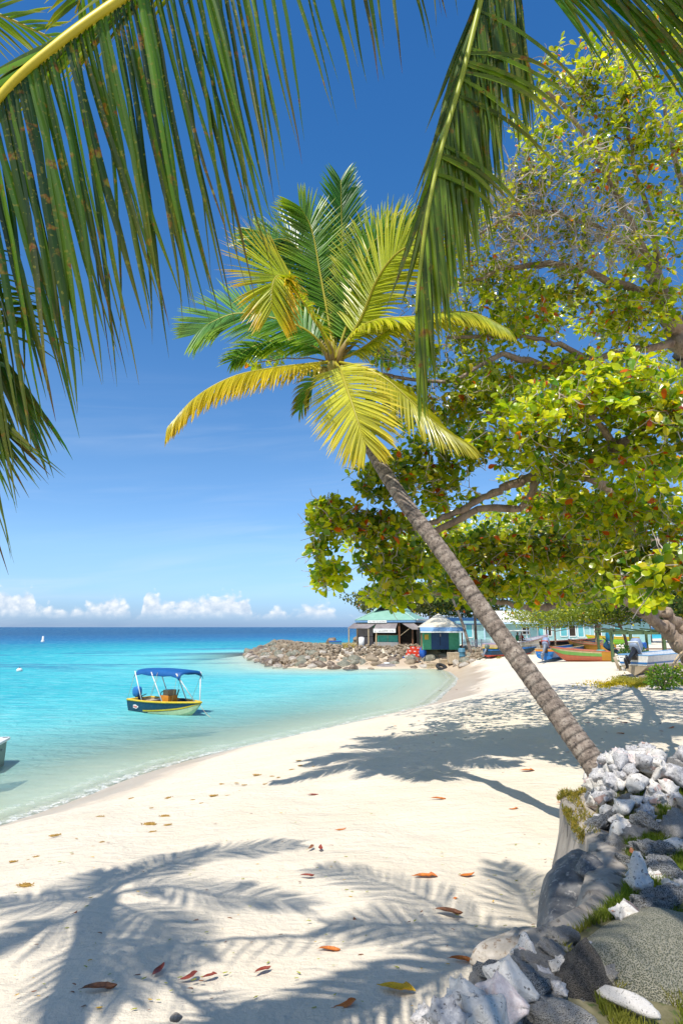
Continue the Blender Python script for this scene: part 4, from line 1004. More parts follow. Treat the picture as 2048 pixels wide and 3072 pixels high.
# --- green roofed beach bar: local x right, y back, z up
g0 = GY(1243, 1940, 68.5); g0.z = 1.78
hut = thing('beach_bar', 'green roofed open beach bar with grey awnings and teal counter on the breakwater lawn', 'hut', g0, math.radians(-20))
def hb_(name, mb, mat, parent=hut, smooth=False): return mb.build(name, mat, parent, smooth, world=False)
m = MB(); e = 2.95; W0, D0 = -6.7, 6.6
xa, xb, ya, yb = W0, .15, -.1, D0
rt = [V((xa, ya, e)), V((xb, ya, e)), V((xb, yb, e)), V((xa, yb, e))]
# lower hip, then steeper gablet roof; ridge runs front to back
q = [V((-4.75, 1.55, e + 1.05)), V((-1.75, 1.55, e + 1.05)), V((-1.75, yb - 1.6, e + 1.05)), V((-4.75, yb - 1.6, e + 1.05))]
for i in range(4): m.poly([rt[i], rt[(i + 1) % 4], q[(i + 1) % 4], q[i]], .05, (0, 0, 1))
r0_, r1_ = V((-3.25, 1.2, e + 2.3)), V((-3.25, yb - 1.3, e + 2.3))
m.poly([q[0] + V((-.12, -.35, .03)), q[3] + V((-.12, .3, .03)), r1_, r0_], .05, (0, 0, 1)); m.poly([q[2] + V((.12, .3, .03)), q[1] + V((.12, -.35, .03)), r0_, r1_], .05, (0, 0, 1))
roof = hb_('roof', m, M_ROOFG)
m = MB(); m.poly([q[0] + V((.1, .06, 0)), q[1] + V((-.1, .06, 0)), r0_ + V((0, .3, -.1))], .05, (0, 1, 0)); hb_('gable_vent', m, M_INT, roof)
m = MB()
for a, b in ((q[0] + V((-.12, -.42, .0)), r0_ + V((0, -.1, 0))), (q[1] + V((.12, -.42, .0)), r0_ + V((0, -.1, 0)))): m.bar(a, b, .05, .2)
m.bar(r0_ + V((0, 0, .06)), r1_ + V((0, 0, .06)), .25, .06); m.bar(rt[1] + V((0, 0, .06)), q[1] + V((0, 0, .08)), .2, .05); m.bar(rt[0] + V((0, 0, .06)), q[0] + V((0, 0, .08)), .2, .05)
hb_('ridge_cap', m, pm('pale_green_trim', (.35, .55, .45), (.45, .62, .52), 3, .5, 0), roof)
m = MB(); m.box(((xa + xb) / 2, ya + .03, e - .13), (xb - xa, .04, .2)); m.box((xb - .03, (ya + yb) / 2, e - .13), (.04, yb - ya - .1, .2)); m.box((xa + .03, (ya + yb) / 2, e - .13), (.04, yb - ya - .1, .2))
hb_('fascia', m, M_BLUEF)
m = MB(); m.box((xb + .05, (ya + yb) / 2 + .4, e + .07), (.12, yb - ya - .8, .16)); hb_('gutter', m, M_WHITE)
m = MB(); m.box((-3.0, 3.6, 1.4), (5.4, 4.6, 2.8)); hb_('shade_block', m, M_INT)  # solid near-black block, painted to stand for the shade inside the bar
m = MB(); m.box((-5.7, .62, 1.25), (1.75, .06, 2.1)); hb_('shutter', m, M_SHUT)
m = MB(); m.box((-5.7, .58, 1.18), (1.75, .03, .05)); hb_('shutter_bar', m, M_INT)
m = MB(); m.box((-5.2, .68, 2.45), (2.7, .05, .75)); m.box((-6.4, .72, 1.3), (.5, .05, 2.4)); hb_('wall', m, M_GRNW)
m = MB(); m.box((-3.1, .5, .97), (2.3, .10, .72)); hb_('counter', m, M_TEAL)
m = MB(); m.box((-3.1, .43, .98), (.035, .03, .72)); m.box((-3.1, .45, 1.35), (2.3, .12, .05)); hb_('counter_trim', m, M_POST)
m = MB(); m.box((-3.2, .46, .28), (2.9, .22, .62)); hb_('plinth', m, M_WHITE)
m = MB(); m.box((-1.05, .34, .33), (.7, .05, .42)); hb_('hatch', m, M_INT)
for x, mat, w in ((-6.55, M_POST, .14), (-4.35, M_POST, .16), (-1.72, M_BRW, .2), (-.25, M_BRW, .16)):
    m = MB(); m.box((x, .25, 1.42), (w, w, 2.84)); hb_('post', m, mat)
m = MB(); m.poly([V((-7.2, -1.2, 2.05)), V((-4.75, -1.2, 2.05)), V((-4.2, .2, 2.62)), V((-6.9, .2, 2.62))], .05, (0, 0, 1)); aw = hb_('lean_to_roof', m, M_GREYT)
for x in (-7.05, -4.8): m = MB(); m.box((x, -1.1, 1.0), (.12, .12, 2.05)); hb_('lean_to_post', m, M_POST)
m = MB(); m.poly([V((-4.3, -.75, 2.0)), V((-1.85, -.75, 2.0)), V((-1.85, .15, 2.72)), V((-4.2, .15, 2.72))], .04, (0, 0, 1)); hb_('awning_flap', m, M_GREYT)
m = MB(); m.box((-3.1, -.80, 1.83), (2.5, .04, .42)); bd = hb_('awning_board', m, M_WHITE)
m = MB(); scribble(m, -4.2, -2.0, 1.72, 1.94, -.83, random.Random(4), 14); hb_('lettering', m, M_TEX, bd)
m = MB(); m.poly([V((-.1, -.55, 1.95)), V((1.1, -.9, 1.95)), V((-.25, .15, 2.72)), V((-1.6, .15, 2.72))], .04, (0, 0, 1)); hb_('awning_flap', m, M_GREYT)
m = MB(); m.bar((-1.6, .2, 1.3), (-.4, -.3, 2.1), .05); hb_('awning_stay', m, M_POST)
m = MB(); m.box((-4.1, ya - .05, e - .15), (2.15, .05, .30)); sg = hb_('sign', m, M_WHITE)
m = MB(); scribble(m, -5.05, -3.15, e - .22, e - .08, ya - .085, random.Random(5), 17); hb_('lettering', m, M_TEX, sg)
m = MB(); m.box((.12, 3.2, 1.3), (.05, 5.4, 2.5)); hb_('side_wall', m, M_DARKW)
# --- little kiosk
k0 = GY(1323, 1943, 64.5); k0.z = 1.75
ks = thing('kiosk', 'small green kiosk with bleached pyramid roof and navy doors beside the beach bar', 'hut', k0, math.radians(-3))
s_ = 64.5 / F
def kb(name, mb, mat, parent=ks, smooth=False): return mb.build(name, mat, parent, smooth, world=False)
hw = 62 * s_; ez = 2.2
m = MB(); ap = V((-.02, 1.9, ez + 1.42)); cs = [V((-hw, -.3, ez)), V((hw, -.3, ez)), V((hw, 4.0, ez)), V((-hw, 4.0, ez))]
for i in range(4): m.poly([cs[i], cs[(i + 1) % 4], ap], .04, (0, 0, 1))
kb('roof', m, M_ROOFW)
m = MB(); m.poly([V((-hw, -.85, ez - .36)), V((hw, -.85, ez - .36)), V((hw, -.28, ez + .01)), V((-hw, -.28, ez + .01))], .03, (0, 0, 1)); kb('blue_apron', m, corr('blue_tin', (.16, .30, .50), (.22, .38, .6)))
m = MB(); m.box((0, -.86, ez - .44), (2 * hw, .05, .13)); kb('fascia', m, M_WHITE)
m = MB(); m.box((0, 1.8, .98), (hw * 1.75, 3.2, 1.95)); kb('wall', m, pm('green_wall', (.07, .34, .17), (.10, .42, .22), 4, .6, .05))
m = MB(); m.box((-.1, .17, .92), (1.75, .06, 1.8)); dr = kb('door', m, M_NAVY)
m = MB(); m.box((-.1, .12, 1.1), (.03, .04, 1.4)); kb('door_gap', m, M_INT, dr)
m = MB(); m.box((-.05, .11, 1.45), (.12, .03, .3)); kb('hasp', m, M_TEX, dr)
for x in (-hw + .12, hw - .12): m = MB(); m.box((x, -.7, .9), (.12, .12, 1.85)); kb('post', m, M_BRW)
m = MB(); m.box((-1.45, .12, 1.25), (.4, .05, .5)); kb('yellow_panel', m, pm('yellow_paint', (.6, .38, .03), (.66, .45, .05), 3, .5, 0))
# --- things in front of the huts
def place(px, py, Y): p = GY(px, py, Y); p.z = H(p.x, p.y); return p
def crate(px, Y, dx, zz, label, mat=M_RED, w=.5, h=.33, rz=0.):
    p = place(px, 1940, Y); p.z += zz
    t = thing('plastic_crate', label, 'crate', p, rz, 'red crates by the beach bar')
    m = MB()
    for sx in (-1, 1): m.box((sx * w / 2, 0, h / 2), (.03, w * .8, h)); m.box((0, sx * w * .4, h / 2), (w - .034, .03, h))
    m.box((0, 0, .02), (w - .04, w * .78, .03)); m.build('box', mat, t, world=False)
    m = MB(); m.box((0, -w * .4 - .018, h * .62), (w * .45, .008, h * .22)); m.build('handle_gap', M_WHITE, t, world=False)
for i, (px, z) in enumerate([(1224, 0), (1240, 0), (1254, 0), (1228, .34), (1243, .34), (1256, .34), (1237, .68), (1252, .68)]):
    crate(px, 65.5, 0, z + .22, ['red plastic crate, %s of the stack by the brown post' % w for w in ('left of the bottom row', 'middle of the bottom row', 'right of the bottom row', 'left of the second row', 'middle of the second row', 'right of the second row', 'left of the top row', 'right of the top row')][i], rz=rnd.uniform(-.1, .1))
p = place(1224, 1950, 65.4); m = MB(); m.box(p + V((0, 0, .11)), (1.6, .5, .22)); m.box(p + V((0, 0, .2)), (1.66, .56, .05)); tag(m.build('blue_bin', M_BLU), 'low blue plastic tray under the stack of red crates', 'tray')
p = place(1266, 1935, 65.0)
m = MB(); m.loft([[p + V((math.cos(a) * r * .9 * (1 + .15 * math.sin(a * 3 + z)), math.sin(a) * r * .5, z)) for a in [k * PI / 6 for k in range(12)]] for z, r in ((.35, .1), (.6, .34), (1.0, .42), (1.35, .33), (1.6, .12))])
tag(m.build('tarpaulin', M_BLU, None, True), 'crumpled bright blue tarpaulin hanging beside the red crates', 'tarpaulin')
t = thing('folding_chair', 'broken red and grey folding chair leaning against the red crates', 'chair', place(1240, 1945, 64.2))
m = MB()
for x in (-.45, .3): m.bar((x, 0, .02), (x + .5, .1, .85), .05); m.bar((x + .45, -.1, .02), (x - .1, .1, .8), .05)
m.build('frame', M_GREYT, t, world=False); m = MB(); m.box((.1, 0, .42), (.7, .4, .04)); m.box((.55, .1, .7), (.1, .4, .4)); m.build('seat', M_BRW, t, world=False)
def wcrate(px, Y, w, d, h, label, mat=M_SLAT, n=7):
    p = place(px, 1950, Y); t = thing('wooden_crate', label, 'crate', p, rnd.uniform(-.2, .2)); m = MB(); m.box((0, 0, h / 2), (w, d, h)); m.build('box', mat, t, world=False)
    m = MB()
    for z in (.08, h - .06): m.box((0, -d / 2 - .015, z), (w + .04, .03, .09))
    for i in range(n): m.box((-w / 2 + w * (i + .5) / n, -d / 2 - .008, h / 2), (w / n * .62, .016, h - .25))
    m.build('slats', M_POST, t, world=False)
wcrate(1358, 62.3, 1.1, .9, 1.05, 'tall slatted wooden crate standing next to the blue grey barrel')
wcrate(1294, 63, 1.1, .7, .55, 'low wooden crate on the grass in front of the kiosk post')
wcrate(1330, 63, .85, .7, .62, 'pale wooden crate in front of the navy kiosk doors')
t = thing('barrel', 'blue grey plastic barrel standing beside the slatted crate', 'barrel', place(1384, 1950, 62)); m = MB()
m.loft([[V((math.cos(a) * r, math.sin(a) * r, z)) for a in [k * PI / 8 for k in range(16)]] for z, r in ((0, .30), (.05, .33), (.35, .34), (.37, .36), (.40, .34), (.75, .34), (.77, .36), (.8, .34), (1.08, .33), (1.14, .28))]); m.build('body', M_BARREL, t, True, world=False)
m = MB(); m.ell((.1, 0, 1.15), (.06, .06, .03)); m.build('cap', M_INT, t, world=False)
def torus(mb, c, R_, r, n=20, k=8, rot=None):
    pts = [];
    for i in range(n):
        a = 2 * PI * i / n
        for j in range(k):
            b = 2 * PI * j / k; q = V(((R_ + r * math.cos(b)) * math.cos(a), (R_ + r * math.cos(b)) * math.sin(a), r * math.sin(b)))
            pts.append(V(c) + (rot @ q if rot else q))
    mb.add(pts, [(i * k + j, ((i + 1) % n) * k + j, ((i + 1) % n) * k + (j + 1) % k, i * k + (j + 1) % k) for i in range(n) for j in range(k)])
p = place(1322, 1945, 61.6); m = MB(); torus(m, p + V((0, 0, .28)), .42, .16, rot=Matrix.Rotation(math.radians(25), 3, 'X') @ Matrix.Rotation(math.radians(12), 3, 'Y')); tag(m.build('tyre', M_RUB, None, True), 'black rubber tyre lying on the stones in front of the kiosk', 'tyre')
p = place(1151, 1945, 63.5); t = thing('dinghy', 'small upturned grey dinghy lying on the stones before the bar', 'boat', p)
m = MB(); m.loft([[V((x, math.cos(a) * w, .08 + math.sin(a) * h)) for a in [PI * k / 8 for k in range(9)]] for x, w, h in ((-1.1, .1, .05), (-.8, .4, .2), (0, .55, .3), (.7, .5, .28), (1.1, .4, .2))], closed=False); m.build('hull', M_GREYT, t, True, world=False)
m = MB(); m.ell((.25, -.1, .4), (.35, .3, .1)); m.build('white_bag', M_WHITE, t, True, world=False)
p = place(1187, 1945, 65.2); t = thing('picnic_cooler', 'small black and white cool box with its lid up by the bar plinth', 'cooler', p); m = MB(); m.box((.2, 0, .2), (.6, .4, .38)); m.build('box', M_RUB, t, world=False); m = MB(); m.bar((-.5, 0, .1), (.1, 0, .52), .4, .06); m.build('lid', M_GREYT, t, world=False)
p = place(1006, 1938, 72); t = thing('fish_box', 'blue plastic fish box standing alone on the dry lawn', 'box', p); m = MB()
m.box((0, 0, .3), (1.4, .8, .6)); m.build('box', M_BARREL, t, world=False); m = MB(); m.box((0, 0, .62), (1.46, .86, .08)); m.build('rim', M_BLU, t, world=False)
p = place(1062, 1760, 64.5)
# small wall tap box at the lean-to
t = thing('water_butt', 'pale water butt standing under the lean-to beside the shutter', 'water butt', place(1084, 1945, 68)); m = MB()
m.loft([[V((math.cos(a) * .3, math.sin(a) * .3, z)) for a in [k * PI / 8 for k in range(16)]] for z in (0, .6, 1.1)]); m.build('body', M_WHITE, t, True, world=False); m = MB(); m.ell((0, 0, 1.1), (.3, .3, .1)); m.build('lid', M_TEX, t, True, world=False)
# --- turquoise building
bb = GY(1620, 1932, 84); bb.z = 1.6
bd_ = thing('turquoise_building', 'long turquoise boarded building with a pale tin roof behind the picket fence', 'building', bb)
s8 = 84 / F
def bx_(px): return (px - 1620) * s8 
def bp(name, mb, mat, parent=bd_): return mb.build(name, mat, parent, world=False)
m = MB(); m.box((bx_(1660), 4, 1.6), (bx_(1945) - bx_(1375), 8, 3.2)); bp('wall', m, M_TQ)
m = MB(); x0, x1 = bx_(1452), bx_(1612); m.poly([V((x0, -.8, 2.95)), V((x1, -.8, 2.95)), V((x1 - .3, 2.6, 4.5)), V((x0 + .3, 2.6, 4.5))], .08, (0, 0, 1)); m.box(((x0 + x1) / 2, 3.6, 4.4), (x1 - x0 - 1, 2.2, .1)); bp('roof', m, pm('white_tin', (.62, .60, .52), (.72, .70, .62), 2, .5, .2, wave=('X', 5., 0, 1.2)))
m = MB(); m.box(((x0 + x1) / 2, -.86, 2.9), (x1 - x0 + .1, .08, .18)); bp('gutter', m, M_GUT)
m = MB(); x0, x1 = bx_(1612), bx_(1960); m.poly([V((x0, -.5, 3.1)), V((x1, -.5, 3.1)), V((x1, 4, 4.6)), V((x0, 4, 4.6))], .08, (0, 0, 1)); m.poly([V((bx_(1350), -.4, 2.7)), V((bx_(1452), -.4, 2.7)), V((bx_(1452), 4, 3.6)), V((bx_(1350), 4, 3.6))], .08, (0, 0, 1)); bp('side_roof', m, M_NAVY)
for px, w, h, mat in ((1578, .8, .8, M_INT), (1622, .7, 1.3, M_TQD), (1645, .7, 1.2, M_INT), (1690, .8, 1.3, M_TQD), (1715, .8, 1.3, M_INT), (1740, .7, 1.5, M_TQD), (1412, .8, 1.6, M_TQD), (1790, .8, 1.4, M_INT), (1850, .9, 1.3, M_TQD)):
    m = MB(); m.box((bx_(px), -.04, 1.9), (w, .06, h)); f = bp('window', m, mat)
    m = MB(); m.box((bx_(px) - w / 2 - .05, -.05, 1.9), (.09, .09, h + .1)); m.box((bx_(px) + w / 2 + .05, -.05, 1.9), (.09, .09, h + .1)); m.box((bx_(px), -.05, 1.9 - h / 2 - .05), (w, .09, .09)); bp('frame', m, M_WHITE, f)
m = MB()
for i in range(9): x = bx_(1395 + i * 62); m.box((x, -.06, 1.55), (.12, .08, 3.0))
bp('wall_posts', m, M_GUT)
# --- picket fences
def fence(pa, pb, label, h=1.05, n=40):
    a, b = place(*pa), place(*pb); t = thing('picket_fence', label, 'fence', a); d = b - a; m = MB()
    for i in range(n + 1):
        q = a + d * (i / n); u = d.normalized()
        m.bar(q + V((0, 0, .05)), q + V((0, 0, h - .07)), .085, .02, up=(-u.y, u.x, 0)); m.bar(q + V((0, 0, h - .07)), q + V((0, 0, h + .03)), .04, .018, up=(-u.y, u.x, 0))
    m.build('pickets', M_WHITE, t)
    for z in (.25, .75): m = MB(); off = V((0, .04, z)); m.bar(a + off, b + off, .04, .07); m.build('rail', M_WHITE, t)
    m = MB()
    for i in range(5): q = a + d * (i / 4); m.box(q + V((0, .12, .5)), (.11, .11, 1.15))
    m.build('post', M_WHITE, t)
fence((1388, 1944, 66), (1500, 1944, 70), 'white picket fence between the kiosk and the leaning palm trunk', n=34)
fence((1560, 1944, 62), (1762, 1944, 78), 'white picket fence behind the beached boats and the turquoise building', n=62)
# --- far trees
def far_tree(px, Y, h, cw, ch, label, trunk=True, n=900, ls=.32, cen=None, dm=2, cols=((.05, .11, .012), (.17, .24, .02)), lean=0., seed=1, name='tree_behind', group=None, zb=None, tr=.16):
    n *= dm; ls *= 1.25
    rs = np.random.RandomState(seed); g = place(px, 1930, Y)
    if zb is not None: g.z = zb
    t = thing(name, label, 'tree', g, 0, group)
    m = MB(); top = g + V((lean, 0, h)); r_ = random.Random(seed)
    m.tube(catmull([g, g + V((lean * .2, 0, h * .4)), g + V((lean * .7, 0, h * .75)), top], 10), [tr * (1 - .05 * i) for i in range(11)], 8)
    for k in range(7):
        a = k * .9; q = g + (top - g) * r_.uniform(.5, .95); m.tube([q, q + V((math.cos(a) * cw * .5, math.sin(a) * cw * .4, ch * .3)), q + V((math.cos(a) * cw * .85, math.sin(a) * cw * .7, ch * r_.uniform(.2, .7)))], [tr * .4, tr * .25, tr * .08], 5)
    m.build('trunk', BARK, t, True)
    q = rs.normal(0, 1, (n, 3)); q /= np.linalg.norm(q, axis=1, keepdims=True); n = n; q *= (rs.rand(n, 1) ** .35)
    lump = np.array([1 + .45 * noise.noise(V(tuple(x * 2.2 + seed))) for x in q])[:, None]
    pos = q * lump * np.array([cw, cw * .8, ch]) + np.array([g.x + lean, g.y, g.z + h + ch * .25])
    dr = rs.normal(0, 1, (n, 3)); dr[:, 2] -= .2
    c = leafcols(n, rs, cols, red=.004, yel=.05)
    leaves_mesh('crown', pos, dr, np.full(n, ls) * rs.uniform(.6, 1.2, n), c, ALM, t, rs)
    return t
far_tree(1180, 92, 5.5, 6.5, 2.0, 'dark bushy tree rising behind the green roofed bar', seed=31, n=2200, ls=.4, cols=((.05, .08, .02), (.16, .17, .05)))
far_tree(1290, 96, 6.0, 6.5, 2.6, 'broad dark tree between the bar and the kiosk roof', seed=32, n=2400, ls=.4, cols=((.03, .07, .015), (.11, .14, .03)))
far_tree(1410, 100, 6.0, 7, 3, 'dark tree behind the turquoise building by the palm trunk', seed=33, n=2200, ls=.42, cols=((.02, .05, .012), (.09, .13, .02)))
far_tree(1665, 60, 3.2, 4.6, 1.15, 'bright yellow green tree hanging over the beached boats', seed=34, n=2400, ls=.17, cols=((.13, .19, .012), (.34, .38, .02)), tr=.1)
far_tree(1785, 59, 3.4, 4.0, 1.15, 'bright green tree behind the tall blue outboard motor', seed=35, n=2000, ls=.17, cols=((.10, .17, .012), (.28, .34, .02)), tr=.12, lean=.4)
far_tree(1880, 60, 3.7, 4.2, 1.4, 'green tree with a slanting dark trunk behind the round bush', seed=36, n=1800, ls=.2, cols=((.06, .12, .012), (.2, .27, .02)), tr=.16, lean=-1.0)
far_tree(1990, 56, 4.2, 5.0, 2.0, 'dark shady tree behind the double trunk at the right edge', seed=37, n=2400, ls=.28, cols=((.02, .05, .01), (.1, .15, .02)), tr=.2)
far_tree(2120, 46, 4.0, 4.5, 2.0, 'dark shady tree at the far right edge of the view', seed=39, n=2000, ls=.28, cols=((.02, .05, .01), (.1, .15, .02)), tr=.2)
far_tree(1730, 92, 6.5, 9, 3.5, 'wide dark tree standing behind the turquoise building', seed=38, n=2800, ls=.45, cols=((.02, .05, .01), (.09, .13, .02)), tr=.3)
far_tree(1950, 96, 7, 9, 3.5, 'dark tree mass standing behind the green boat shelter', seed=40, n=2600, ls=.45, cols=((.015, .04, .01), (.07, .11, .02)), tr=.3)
# leaning thin palm trunks by the fence and a small palm seen through the gap
def small_palm(base, top, r, label, seed, Lf=1.9, nf=13, zoff=0):
    t = thing('coconut_palm', label, 'palm tree', base); m = MB(); palm_trunk(m, [base, base.lerp(top, .5) + V((.2, 0, 0)), top], r, r * .7, random.Random(seed), n=24, ns=8); m.build('trunk', BARKP, t, True)
    rg = random.Random(seed)
    for i in range(nf):
        a = i / nf * 2 * PI + rg.uniform(-.2, .2); up = rg.uniform(-.2, 1.0); d = V((math.cos(a), math.sin(a), 0)); L_ = Lf * rg.uniform(.85, 1.1)
        frond(t, [top, top + d * L_ * .45 + V((0, 0, L_ * .35 * up + .1)), top + d * L_ * .85 + V((0, 0, L_ * (.25 * up - .1))), top + d * L_ * 1.1 + V((0, 0, L_ * (.2 * up - .55)))],
              n=26, Lf=Lf * .38, w=.06, c0=(.10, .19, .02), c1=(.35, .33, .04) if up < .2 else (.16, .24, .03), droop=1.1, seg=2, rr=.03, seed=seed * 20 + i, cvar=.3)
    return t
b_ = place(1400, 1935, 63); small_palm(V((b_.x + .4, b_.y, b_.z)), GY(1345, 1770, 63), .17, 'leaning palm behind the kiosk with its trunk crossing the fence', 51, 2.1)
b_ = place(1428, 1935, 70); small_palm(b_, GY(1398, 1635, 62), .16, 'distant coconut palm with a yellow skirt seen through the gap in the leaves', 52, 2.4, 16)
# --- green boat shelter
sh0 = GY(1850, 1960, 44); sh0.z = H(sh0.x, sh0.y)
st = thing('boat_shelter', 'open green painted timber shelter behind the round bush', 'shelter', sh0); M_GP = pm('green_post', (.06, .10, .04), (.10, .15, .06), 5, .7, .1)
s4 = 44 / F
for px in (1836, 1893, 1990, 2060): m = MB(); m.box(((px - 1850) * s4, 0, .95), (.16, .16, 1.9)); m.build('post', M_GP, st, world=False)
for px in (1840, 1990): m = MB(); m.box(((px - 1850) * s4, 2.5, 1.0), (.14, .14, 2.0)); m.build('post', M_GP, st, world=False)
m = MB(); m.box(((1950 - 1850) * s4, 0, 1.95), (5.6, .18, .16)); m.box(((1950 - 1850) * s4, 2.5, 2.05), (5.6, .14, .14)); m.build('beam', M_GP, st, world=False)
m = MB()
for i in range(6): m.bar((-.4 + i * 1.1, -.4, 2.12), (-.2 + i * 1.1, 3.0, 2.26), .08, .1)
m.build('rafters', M_GP, st, world=False)
m = MB(); m.box(((1950 - 1850) * s4, -.1, .55), (4.5, .5, .06)); m.box(((1950 - 1850) * s4, 1.4, .85), (4.5, 1.0, .05)); m.build('shelf', M_BRW, st, world=False)
M_YEL = pm('yellow_plastic', (.66, .45, .01), (.72, .52, .02), 4, .4, .02)
for i, (px, z, w, mat, lb) in enumerate(((1855, .95, .5, M_YEL, 'yellow jerry can on the shelf of the green shelter'), (1905, .66, .4, M_WHITE, 'white bucket on the bench of the green shelter'), (1955, .95, .35, M_BLU, 'blue canister on the shelf of the green shelter'), (1975, .64, .9, M_SLAT, 'pale bundle of boards lying on the shelter bench'))):
    t = thing('jerry_can' if i in (0, 2) else 'bucket' if i == 1 else 'board_bundle', lb, 'can' if i in (0, 2) else 'bucket' if i == 1 else 'boards', sh0 + V(((px - 1850) * s4, 1.2 if z > .9 else -.1, z)))
    m = MB(); m.loft([[V((math.cos(a) * w * .5 * r, math.sin(a) * w * .25 * r, zz)) for a in [k * PI / 6 + PI / 12 for k in range(12)]] for zz, r in ((-.05, .95), (.05, 1), (.3 if i < 3 else .12, 1), (.36 if i < 3 else .15, .7))]); m.build('body', mat, t, world=False)
# --- bushes
def bush(px, py, Y, w, h, n, ls, label, cols, seed):
    rs = np.random.RandomState(seed); g = place(px, py, Y); t = thing('leafy_bush', label, 'bush', g)
    m = MB(); r_ = random.Random(seed)
    for k in range(14):
        a = k * .9; m.tube([g, g + V((math.cos(a) * w * .4, math.sin(a) * w * .4, h * .4)), g + V((math.cos(a) * w * .7, math.sin(a) * w * .7, h * r_.uniform(.5, .95)))], [.03, .02, .008], 4)
    m.build('stems', BARK, t)
    q = rs.normal(0, 1, (n, 3)); q /= np.linalg.norm(q, axis=1, keepdims=True); q *= rs.rand(n, 1) ** .3; lump = np.array([1 + .35 * noise.noise(V(tuple(x * 2.6 + seed))) for x in q])[:, None]
    pos = q * lump * np.array([w, w * .8, h * .52]) + np.array([g.x, g.y, g.z + h * .52]); dr = q + rs.normal(0, .6, (n, 3))
    leaves_mesh('crown', pos, dr, np.full(n, ls) * rs.uniform(.6, 1.2, n), leafcols(n, rs, cols, red=0, yel=.03), ALM, t, rs)
bush(1897, 1950, 36, .82, 1.35, 1100, .15, 'round dark green bush behind the white boat', ((.025, .09, .012), (.09, .20, .02)), 61)
bush(1985, 2022, 24.5, .62, .85, 700, .13, 'bright green bush growing beside the hull of the white boat', ((.06, .16, .012), (.22, .36, .03)), 62)
bush(2062, 1900, 26, .7, .9, 500, .15, 'yellow green shrub beside the double trunk at the edge', ((.1, .2, .012), (.3, .4, .03)), 63)
# ================================================================== BOATS
def paint(n, c, r=.4, d=.82): return pm(n, c, tuple(x * d for x in c), 4, r, .06, c3=tuple(x * .6 + .05 for x in c), s3=14)
PB = {k: paint('boat_' + k, c) for k, c in dict(navy=(.006, .055, .11), yellow=(.72, .50, .03), cream=(.62, .60, .38), blue=(.02, .16, .46), orange=(.72, .27, .02), red=(.50, .07, .035),
      green=(.16, .38, .08), brick=(.48, .13, .06), white=(.78, .77, .74), ochre=(.50, .24, .02), lime=(.25, .60, .03), pink=(.50, .28, .42), grey=(.14, .19, .15), wood=(.34, .22, .12), teal=(.01, .20, .34),
      sky=(.18, .38, .62), black=(.02, .02, .025), silver=(.26, .29, .34), palegreen=(.50, .60, .36), sand=(.62, .45, .25), dirt=(.40, .32, .22), inner=(.40, .16, .09), lilac=(.26, .32, .45), solar=(.30, .36, .52), mint=(.14, .38, .36)).items()}
def hullf(Lh, Bh, Hh, bowrise=.35, full=.36, rake=.35, keel=.75, vee=.22):
    def pt(t, f, sd, off=0.):
        tb = max(0, (t - full) / (1 - full)); b = Bh / 2 * (.86 + .14 * min(1, t / .3)) * (1 - tb ** 2.3)
        sh = Hh * (1 + bowrise * t ** 2.2); kz = keel * Hh * max(0, (t - .72) / .28) ** 2.4
        if f < .3: yy = .80 * (f / .3) ** .8; zz = vee * (f / .3)
        else: yy = .80 + .20 * ((f - .3) / .7) ** .8; zz = vee + (1 - vee) * (f - .3) / .7
        yy *= (1 - .35 * tb * (1 - f))
        x = -Lh / 2 + Lh * t + rake * f * t ** 5 - .06 * Lh * 0
        return V((x - (0.0 if t > 0 else off), sd * (b * yy + off * (1 if f > 0 else 0)), kz + (sh - kz) * zz))
    return pt
def strip(pt, f0, f1, off=0., nf=4, nx=22, t0=0., t1=1., transom=True):
    m = MB()
    for sd in (-1, 1):
        g = [[pt(t0 + (t1 - t0) * i / nx, f0 + (f1 - f0) * j / nf, sd, off) for j in range(nf + 1)] for i in range(nx + 1)]
        m.loft(g if sd > 0 else [r[::-1] for r in g], closed=False, cap=False)
    if transom and t0 == 0:
        g = [[V((q.x - off, q.y, q.z)) for q in (pt(0, f0 + (f1 - f0) * j / nf, -1, off), pt(0, f0 + (f1 - f0) * j / nf, 1, off))] for j in range(nf + 1)]
        m.loft(g, closed=False, cap=False)
    return m
def gunwale(pt, r=.035, f=1.0, dz=.0, n=26, close=True):
    m = MB(); a = [pt(i / n, f, -1) + V((0, 0, dz)) for i in range(n + 1)]; b = [pt(i / n, f, 1) + V((0, 0, dz)) for i in range(n + 1)][::-1]
    m.tube(a + b[1:], r, 6)
    if close: m.tube([a[0], b[-1]], r, 6)
    return m
